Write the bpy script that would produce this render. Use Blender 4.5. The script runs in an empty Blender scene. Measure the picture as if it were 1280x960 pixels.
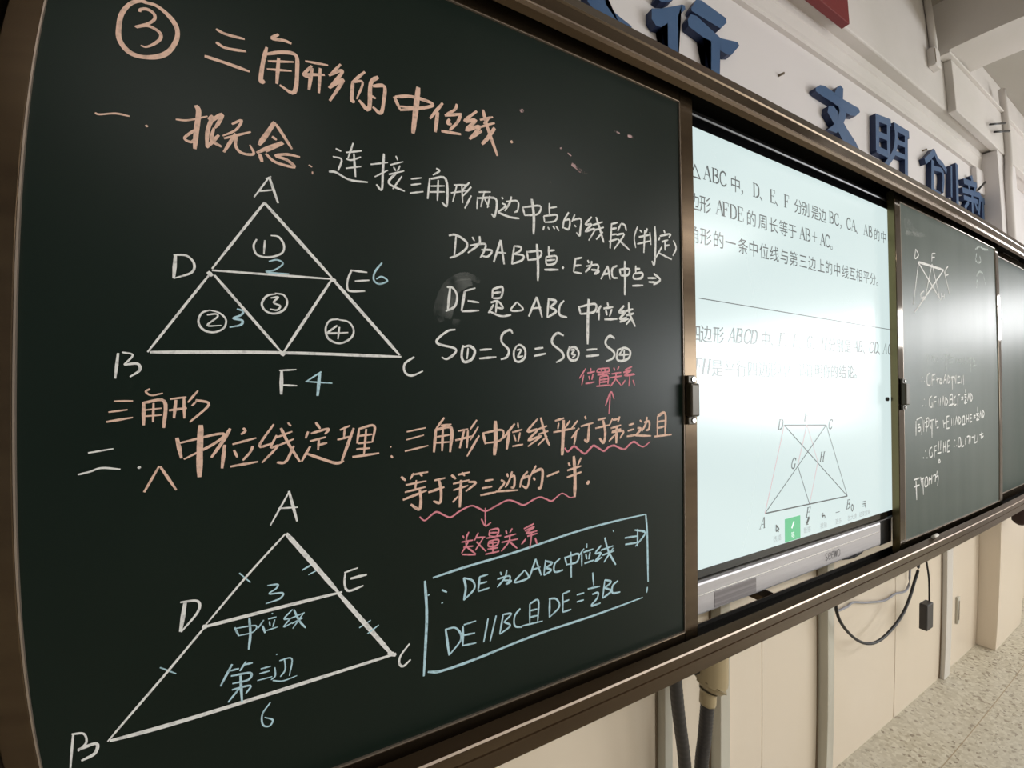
import bpy, bmesh, math, random
from mathutils import Vector, Matrix, noise
random.seed(7)
scene = bpy.context.scene
COL = scene.collection
Z0 = 1.45            # eye height of the camera over the floor; heights below are given from the eye, + Z0 when built

# ---------------------------------------------------------------- camera (ultra wide phone lens with its barrel bend)
cam_d = bpy.data.cameras.new('camera')
cam = bpy.data.objects.new('camera', cam_d); COL.objects.link(cam)
R0, R1, R2 = (0.89429, 0.00556, -0.44743), (0.0, 0.99992, 0.01242), (0.44747, -0.01111, 0.89423)
def _b(r): return Vector((r[0], r[2], -r[1])).normalized()
xa, ya, za = _b(R0), -_b(R1), -_b(R2)
cam.matrix_world = Matrix(((xa.x, ya.x, za.x, 0), (xa.y, ya.y, za.y, 0), (xa.z, ya.z, za.z, Z0), (0, 0, 0, 1)))
cam_d.type = 'PANO'
cam_d.panorama_type = 'FISHEYE_LENS_POLYNOMIAL'
cam_d.sensor_fit = 'HORIZONTAL'; cam_d.sensor_width = 36.0; cam_d.sensor_height = 27.0
cam_d.fisheye_fov = math.radians(170)
cam_d.fisheye_polynomial_k0 = 0.0
cam_d.fisheye_polynomial_k1 = -1.58545349 / 22.5
cam_d.fisheye_polynomial_k2 = 0.0
cam_d.fisheye_polynomial_k3 = 1.33275128 / 22.5 ** 3
cam_d.fisheye_polynomial_k4 = -0.81382072 / 22.5 ** 4
cam_d.clip_start = 0.02; cam_d.clip_end = 60
scene.camera = cam

# ---------------------------------------------------------------- world, lights, exposure
w = bpy.data.worlds.new('world'); scene.world = w; w.use_nodes = True
w.node_tree.nodes['Background'].inputs[0].default_value = (0.75, 0.85, 1.0, 1)
w.node_tree.nodes['Background'].inputs[1].default_value = 0.6

def area(name, loc, rot, sx, sy, power, col=(1, 1, 1), spread=180):
    l = bpy.data.lights.new(name, 'AREA'); l.shape = 'RECTANGLE'; l.size = sx; l.size_y = sy
    l.energy = power; l.color = col; l.spread = math.radians(spread)
    o = bpy.data.objects.new(name, l); COL.objects.link(o); o.location = (loc[0], loc[1], loc[2] + Z0)
    o.rotation_euler = rot
    return o
XR = 5.7
HP = math.pi / 2
# daylight entering through the three windows of the right hand wall (lights face -X)
area('daylight_small_window', (XR + .02, -.28, .635), (0, HP, 0), .40, .84, 17, (1.0, 1.0, 1.0))
area('daylight_window', (XR + .02, -2.75, .18), (0, HP, 0), 1.25, 2.9, 122, (.97, 1.0, .99))
area('daylight_rear_window', (XR + .02, -5.6, .3), (0, HP, 0), 1.4, 1.6, 60, (.95, .98, 1.0))
# tube lamps of the ceiling
TUBES = [(-.6, -1.9), (1.7, -1.9), (4.1, -1.9), (-.6, -4.4), (1.7, -4.4), (4.1, -4.4)]
for tx, ty in TUBES:
    area('tube_light', (tx, ty, 1.745), (0, 0, 0), 1.15, .06, 20 if tx > 1 else 13, (1.0, .965, .92))

scene.view_settings.view_transform = 'Standard'
scene.view_settings.look = 'None'
scene.view_settings.gamma = 1.0
scene.view_settings.use_curve_mapping = False
scene.view_settings.exposure = 0.20
try:
    scene.cycles.use_denoising = True
    scene.cycles.sample_clamp_indirect = 4.0
    scene.cycles.max_bounces = 8
except Exception:
    pass

# ---------------------------------------------------------------- materials
def mat(name, col, rough=.5, metal=0.0, spec=.5, emit=None, es=0.0, alpha_noise=None, noise_c=None, bump=None, coat=0, aniso=None):
    m = bpy.data.materials.new(name); m.use_nodes = True
    nt = m.node_tree; p = nt.nodes['Principled BSDF']
    p.inputs['Base Color'].default_value = (*col, 1); p.inputs['Roughness'].default_value = rough
    p.inputs['Metallic'].default_value = metal; p.inputs['Specular IOR Level'].default_value = spec
    p.inputs['Coat Weight'].default_value = coat
    if emit: p.inputs['Emission Color'].default_value = (*emit, 1); p.inputs['Emission Strength'].default_value = es
    tc = nt.nodes.new('ShaderNodeTexCoord')
    if noise_c:      # (scale vector, detail, second colour, low, high)
        sc, det, c2, lo, hi = noise_c
        mp = nt.nodes.new('ShaderNodeMapping'); mp.inputs['Scale'].default_value = sc
        nt.links.new(tc.outputs['Object'], mp.inputs[0])
        n = nt.nodes.new('ShaderNodeTexNoise'); n.inputs['Scale'].default_value = 1; n.inputs['Detail'].default_value = det
        nt.links.new(mp.outputs[0], n.inputs['Vector'])
        r = nt.nodes.new('ShaderNodeMapRange'); r.inputs[1].default_value = lo; r.inputs[2].default_value = hi
        nt.links.new(n.outputs[0], r.inputs[0])
        mx = nt.nodes.new('ShaderNodeMix'); mx.data_type = 'RGBA'
        mx.inputs[6].default_value = (*col, 1); mx.inputs[7].default_value = (*c2, 1)
        nt.links.new(r.outputs[0], mx.inputs[0]); nt.links.new(mx.outputs[2], p.inputs['Base Color'])
    if bump:         # (scale, strength, distance)
        n = nt.nodes.new('ShaderNodeTexNoise'); n.inputs['Scale'].default_value = bump[0]; n.inputs['Detail'].default_value = 4
        nt.links.new(tc.outputs['Object'], n.inputs['Vector'])
        b = nt.nodes.new('ShaderNodeBump'); b.inputs['Strength'].default_value = bump[1]; b.inputs['Distance'].default_value = bump[2]
        nt.links.new(n.outputs[0], b.inputs['Height']); nt.links.new(b.outputs[0], p.inputs['Normal'])
    if alpha_noise:  # (scale, lo, hi, min alpha)
        n = nt.nodes.new('ShaderNodeTexNoise'); n.inputs['Scale'].default_value = alpha_noise[0]; n.inputs['Detail'].default_value = 5
        nt.links.new(tc.outputs['Object'], n.inputs['Vector'])
        r = nt.nodes.new('ShaderNodeMapRange'); r.inputs[1].default_value = alpha_noise[1]; r.inputs[2].default_value = alpha_noise[2]
        r.inputs[3].default_value = alpha_noise[3]; r.inputs[4].default_value = alpha_noise[4]
        nt.links.new(n.outputs[0], r.inputs[0]); nt.links.new(r.outputs[0], p.inputs['Alpha'])
    return m

M = {}
M['board'] = mat('green_board', (.0035, .0100, .0068), .36, spec=.22, noise_c=((2.2, 2.2, 2.2), 6, (.0060, .0140, .0102), .42, .75), bump=(420, .12, .0004))
M['board2'] = mat('dusty_green_board', (.045, .068, .056), .42, spec=.35, noise_c=((9, 9, 1.1), 5, (.075, .10, .085), .35, .75), bump=(380, .12, .0004))
M['board3'] = mat('clean_green_board', (.022, .046, .036), .42, spec=.35, noise_c=((6, 6, 1.0), 5, (.040, .060, .050), .35, .75), bump=(380, .12, .0004))
M['bronze'] = mat('bronze_aluminium', (.105, .073, .044), .24, metal=.85, noise_c=((1.5, 40, 40), 3, (.080, .054, .033), .35, .7))
M['bronze_gloss'] = mat('polished_bronze', (.085, .064, .040), .09, metal=.9)
M['bronze_light'] = mat('yellowish_bronze', (.17, .145, .07), .24, metal=.9, noise_c=((30, 30, 1.5), 3, (.18, .135, .07), .35, .7))
M['edge'] = mat('bright_edge_highlight', (.42, .34, .28), .35, metal=.7)  # lighter metal; paints highlight lines on the rails, also the panel lips
M['shade_dark'] = mat('dark_channel_shade', (.006, .005, .004), .7)  # near-black paints the shade inside the rail channels; also on the right post
M['wall'] = mat('white_wall_paint', (.79, .745, .755), .55, spec=.3, noise_c=((1.1, 1.1, 1.1), 7, (.75, .72, .71), .35, .75), bump=(30, .1, .003))
M['beam'] = mat('aged_white_paint', (.74, .695, .675), .6, spec=.3, noise_c=((1.6, 1.6, 1.6), 8, (.60, .57, .53), .40, .80), bump=(22, .15, .004))
M['lower'] = mat('glossy_cream_wall', (.80, .70, .58), .22, spec=.45, noise_c=((1.3, 1.3, .8), 7, (.75, .64, .50), .35, .78), bump=(9, .06, .004))
M['post'] = mat('grey_cream_post', (.60, .58, .50), .45, noise_c=((8, 8, 1.5), 5, (.50, .46, .38), .4, .75))
M['whitepost'] = mat('white_post', (.68, .64, .59), .4)
M['black'] = mat('black_plastic', (.010, .010, .011), .35)
M['glossblack'] = mat('black_glass_border', (.004, .004, .005), .08)
M['greymetal'] = mat('dark_grey_metal', (.10, .10, .105), .32, metal=.8)
M['chrome'] = mat('bright_metal', (.8, .8, .8), .2, metal=1.0)
M['silver'] = mat('silver_speaker_bar', (.56, .54, .56), .42, metal=.35, noise_c=((3, 3, 90), 3, (.50, .48, .50), .35, .7))
M['silverdark'] = mat('grey_port_cover', (.30, .28, .29), .5, noise_c=((2, 2, 160), 2, (.22, .2, .21), .4, .6))
M['blue'] = mat('blue_letter_face', (.050, .110, .235), .42, spec=.4, noise_c=((7, 7, 7), 5, (.065, .135, .27), .4, .75))
M['bluedark'] = mat('blue_letter_side_shade', (.012, .026, .085), .55)  # darker blue paints shade onto the letter sides
M['red'] = mat('red_plaque', (.20, .022, .025), .45)
M['cable'] = mat('black_cable', (.012, .011, .012), .5)
M['conduit'] = mat('dark_grey_conduit', (.035, .031, .030), .45)
M['greycable'] = mat('grey_cable', (.30, .30, .34), .5)
M['tan'] = mat('yellowed_plastic', (.42, .33, .19), .4)
M['brown'] = mat('dark_brown_handle', (.050, .038, .022), .35, metal=.3)
M['maroon'] = mat('dark_maroon_cloth', (.030, .010, .008), .7)
M['grout'] = mat('dark_joint', (.20, .15, .10), .7)
M['ceiling'] = mat('ceiling_paint', (.40, .37, .33), .7, noise_c=((1.2, 1.2, 1.2), 6, (.34, .31, .27), .4, .8))
M['ink'] = mat('screen_print_black', (.01, .01, .01), .22, emit=(.55, .62, .62), es=.16)
M['inkgrey'] = mat('screen_print_grey', (.05, .05, .05), .22, emit=(.6, .68, .68), es=.52)
M['inkpink'] = mat('screen_print_pink', (.05, .03, .03), .22, emit=(.80, .58, .60), es=.72)
M['inkgreen'] = mat('screen_print_green', (.03, .05, .03), .22, emit=(.16, .72, .36), es=.62)
M['inkwhite'] = mat('screen_print_white', (.05, .05, .05), .22, emit=(.9, 1, .95), es=.9)
M['screen'] = mat('lit_screen', (.03, .03, .03), .22, spec=.5, emit=(.80, .96, .95), es=.70)
M['logo'] = mat('logo_grey', (.05, .05, .06), .4)
CH = (160, .30, .50, .72, 1.0)
M['O'] = mat('orange_chalk', (.82, .56, .45), .9, spec=.1, noise_c=((140, 140, 140), 4, (0.59, 0.40, 0.32), .50, .68))
M['W'] = mat('white_chalk', (.84, .84, .83), .9, spec=.1, noise_c=((140, 140, 140), 4, (0.60, 0.60, 0.60), .50, .68))
M['B'] = mat('pale_blue_chalk', (.50, .72, .82), .9, spec=.1, noise_c=((140, 140, 140), 4, (0.32, 0.48, 0.55), .50, .68))
M['P'] = mat('pink_chalk', (.76, .28, .34), .9, spec=.1, noise_c=((140, 140, 140), 4, (0.55, 0.20, 0.24), .50, .68))
M['S'] = mat('smudged_pink_chalk', (.62, .42, .42), .9, spec=.1, alpha_noise=(60, .42, .60, .05, .9))
M['T'] = mat('thin_white_chalk', (.66, .72, .70), .9, spec=.1, alpha_noise=(90, .35, .60, .2, .85))

M['E'] = mat('wiped_chalk_dust', (.60, .62, .60), .9, spec=.1, alpha_noise=(28, .35, .70, .0, .22))
M['wallfar'] = mat('dimmed_unseen_wall', (.30, .30, .29), .6)  # unseen walls darkened to weaken their reflection in the blackboard
M['brass'] = mat('brass_joint', (.42, .33, .22), .5)
M['faintjoint'] = mat('faint_wall_joint', (.66, .57, .46), .4)
# terrazzo floor
m = bpy.data.materials.new('terrazzo'); m.use_nodes = True; M['floor'] = m
nt = m.node_tree; p = nt.nodes['Principled BSDF']; p.inputs['Roughness'].default_value = .42; p.inputs['Specular IOR Level'].default_value = .35
tc = nt.nodes.new('ShaderNodeTexCoord')
v1 = nt.nodes.new('ShaderNodeTexVoronoi'); v1.inputs['Scale'].default_value = 80
v2 = nt.nodes.new('ShaderNodeTexNoise'); v2.inputs['Scale'].default_value = 60; v2.inputs['Detail'].default_value = 3
n3 = nt.nodes.new('ShaderNodeTexNoise'); n3.inputs['Scale'].default_value = 2.2; n3.inputs['Detail'].default_value = 5
for n in (v1, v2, n3): nt.links.new(tc.outputs['Object'], n.inputs['Vector'])
r1 = nt.nodes.new('ShaderNodeValToRGB'); nt.links.new(v1.outputs['Color'], r1.inputs[0])
e = r1.color_ramp.elements; e[0].position = .16; e[0].color = (.30, .255, .19, 1); e[1].position = .20; e[1].color = (.52, .475, .37, 1)
for ps, c in ((.5, (.58, .535, .43, 1)), (.8, (.68, .64, .53, 1)), (.84, (.46, .41, .31, 1))):
    x = r1.color_ramp.elements.new(ps); x.color = c
r2 = nt.nodes.new('ShaderNodeMapRange'); nt.links.new(v2.outputs[0], r2.inputs[0]); r2.inputs[1].default_value = .64; r2.inputs[2].default_value = .70
mx = nt.nodes.new('ShaderNodeMix'); mx.data_type = 'RGBA'; nt.links.new(r2.outputs[0], mx.inputs[0])
nt.links.new(r1.outputs[0], mx.inputs[6]); mx.inputs[7].default_value = (.30, .26, .20, 1)
r3 = nt.nodes.new('ShaderNodeMapRange'); nt.links.new(n3.outputs[0], r3.inputs[0]); r3.inputs[1].default_value = .4; r3.inputs[2].default_value = .75; r3.inputs[4].default_value = .5
m2 = nt.nodes.new('ShaderNodeMix'); m2.data_type = 'RGBA'; nt.links.new(r3.outputs[0], m2.inputs[0])
nt.links.new(mx.outputs[2], m2.inputs[6]); m2.inputs[7].default_value = (.60, .57, .50, 1)
nt.links.new(m2.outputs[2], p.inputs['Base Color'])

# ---------------------------------------------------------------- helpers
def finish(name, bm, mats, parent=None, bevel=0, smooth=False, flat=False):
    if not isinstance(mats, (list, tuple)): mats = [mats]
    if flat:                       # a flat mark on the board or screen: every face looks at the class (-Y)
        bm.normal_update()
        for f in bm.faces:
            if f.normal.y > 0: f.normal_flip()
    else: bmesh.ops.recalc_face_normals(bm, faces=bm.faces)
    me = bpy.data.meshes.new(name); bm.to_mesh(me); bm.free()
    for mm in mats: me.materials.append(mm)
    o = bpy.data.objects.new(name, me); COL.objects.link(o)
    if parent: o.parent = parent
    if smooth:
        for pl in me.polygons: pl.use_smooth = True
    if bevel:
        b = o.modifiers.new('bevel', 'BEVEL'); b.width = bevel; b.segments = 2; b.limit_method = 'ANGLE'
    return o
def box(bm, x0, x1, y0, y1, z0, z1, mi=0):
    vs = [bm.verts.new((x, y, z + Z0)) for x in (x0, x1) for y in (y0, y1) for z in (z0, z1)]
    for f in ((0, 1, 3, 2), (4, 6, 7, 5), (0, 4, 5, 1), (2, 3, 7, 6), (0, 2, 6, 4), (1, 5, 7, 3)):
        fc = bm.faces.new([vs[i] for i in f]); fc.material_index = mi
def boxo(name, b, mt, parent=None, bevel=0):
    bm = bmesh.new(); box(bm, *b); return finish(name, bm, mt, parent, bevel)
def extrude_x(name, prof, x0, x1, mats, parent=None, mids=None, caps=True):
    """solid bar along X with the outline prof [(y, z), ...]"""
    bm = bmesh.new()
    a = [bm.verts.new((x0, y, z + Z0)) for y, z in prof]; b = [bm.verts.new((x1, y, z + Z0)) for y, z in prof]
    n = len(prof)
    for i in range(n):
        f = bm.faces.new((a[i], a[(i + 1) % n], b[(i + 1) % n], b[i]))
        if mids: f.material_index = mids[i]
    if caps: bm.faces.new(a); bm.faces.new(b[::-1])
    return finish(name, bm, mats, parent)
def extrude_z(name, prof, z0, z1, mats, parent=None):
    bm = bmesh.new()
    a = [bm.verts.new((x, y, z0 + Z0)) for x, y in prof]; b = [bm.verts.new((x, y, z1 + Z0)) for x, y in prof]
    n = len(prof)
    for i in range(n): bm.faces.new((a[i], a[(i + 1) % n], b[(i + 1) % n], b[i]))
    bm.faces.new(a); bm.faces.new(b[::-1])
    return finish(name, bm, mats, parent)
def catmull(P, k=5):
    P = [Vector(p) for p in P]
    if len(P) < 3: return P
    Q = [P[0] * 2 - P[1]] + P + [P[-1] * 2 - P[-2]]; out = []
    for i in range(1, len(Q) - 2):
        a, b, c, d = Q[i - 1:i + 3]
        for j in range(k):
            t = j / k
            out.append(.5 * ((2 * b) + (c - a) * t + (2 * a - 5 * b + 4 * c - d) * t * t + (3 * b - a - 3 * c + d) * t ** 3))
    out.append(P[-1]); return out
def tube(bm, pts, r, seg=10, mi=0, smoothk=6):
    P = catmull([(x, y, z + Z0) for x, y, z in pts], smoothk) if smoothk else [Vector((x, y, z + Z0)) for x, y, z in pts]
    rings = []; up = Vector((.13, .2, .97))
    for i, q in enumerate(P):
        t = (P[min(i + 1, len(P) - 1)] - P[max(i - 1, 0)]).normalized()
        u = t.cross(up if abs(t.dot(up)) < .95 else Vector((1, 0, 0))).normalized(); v = t.cross(u).normalized()
        rr = r(i / (len(P) - 1)) if callable(r) else r
        rings.append([bm.verts.new(q + (u * math.cos(a) + v * math.sin(a)) * rr) for a in [2 * math.pi * j / seg for j in range(seg)]])
    for A, B in zip(rings, rings[1:]):
        for j in range(seg):
            f = bm.faces.new((A[j], A[(j + 1) % seg], B[(j + 1) % seg], B[j])); f.material_index = mi; f.smooth = True
    bm.faces.new(rings[0]).material_index = mi; bm.faces.new(rings[-1][::-1]).material_index = mi
def cyl(bm, p0, p1, r, seg=12, mi=0): tube(bm, [p0, p1], r, seg, mi, 0)
def thing(name, label, cat, loc=(0, 0, 0), group=None):
    o = bpy.data.objects.new(name, None); COL.objects.link(o)
    o.empty_display_size = .1; o['label'] = label; o['category'] = cat
    if group: o['group'] = group
    return o
def tag(o, label, cat, group=None):
    o['label'] = label; o['category'] = cat
    if group: o['group'] = group
    return o
def struct(o): o['kind'] = 'structure'; return o

def ribbon(bm, pts, wd, y, th, taper=True, rnd=.10, mi=0):
    """a flat chalk stroke lying on the plane y: pts [(x, z)], wd its width, th its thickness"""
    P = catmull([(x, 0, z) for x, z in pts], 5) if len(pts) > 2 else None
    if P is None:
        a, b = Vector((pts[0][0], 0, pts[0][1])), Vector((pts[1][0], 0, pts[1][1]))
        k = max(2, min(24, int((b - a).length / .02))); P = [a.lerp(b, i / k) for i in range(k + 1)]
    n = len(P); L = []; Rr = []
    for i, q in enumerate(P):
        t = P[min(i + 1, n - 1)] - P[max(i - 1, 0)]
        if t.length < 1e-7: t = Vector((1, 0, 0))
        t.normalize(); s = Vector((-t.z, 0, t.x)); f = i / (n - 1)
        k = 1.0
        if taper: k = min(1, .72 + 2.6 * f) * min(1, .62 + 2.2 * (1 - f))
        k *= 1 + rnd * noise.noise(q * 60)
        L.append(q + s * wd * .5 * k); Rr.append(q - s * wd * .5 * k)
    ring = L + Rr[::-1]
    m_ = len(ring)
    front = [bm.verts.new((v.x, y - th - 2e-6 * min(i, m_ - 1 - i), v.z + Z0)) for i, v in enumerate(ring)]
    for i in range(n - 1):
        try: bm.faces.new((front[i], front[i + 1], front[m_ - 2 - i], front[m_ - 1 - i]))
        except ValueError: pass
def parse(s, u):
    out = []
    for st in s.split(';'):
        a = st.split(' '); out.append((int(a[0]) / 1e4, [tuple(float(c) / u for c in q.split(',')) for q in a[1:]]))
    return out
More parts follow.
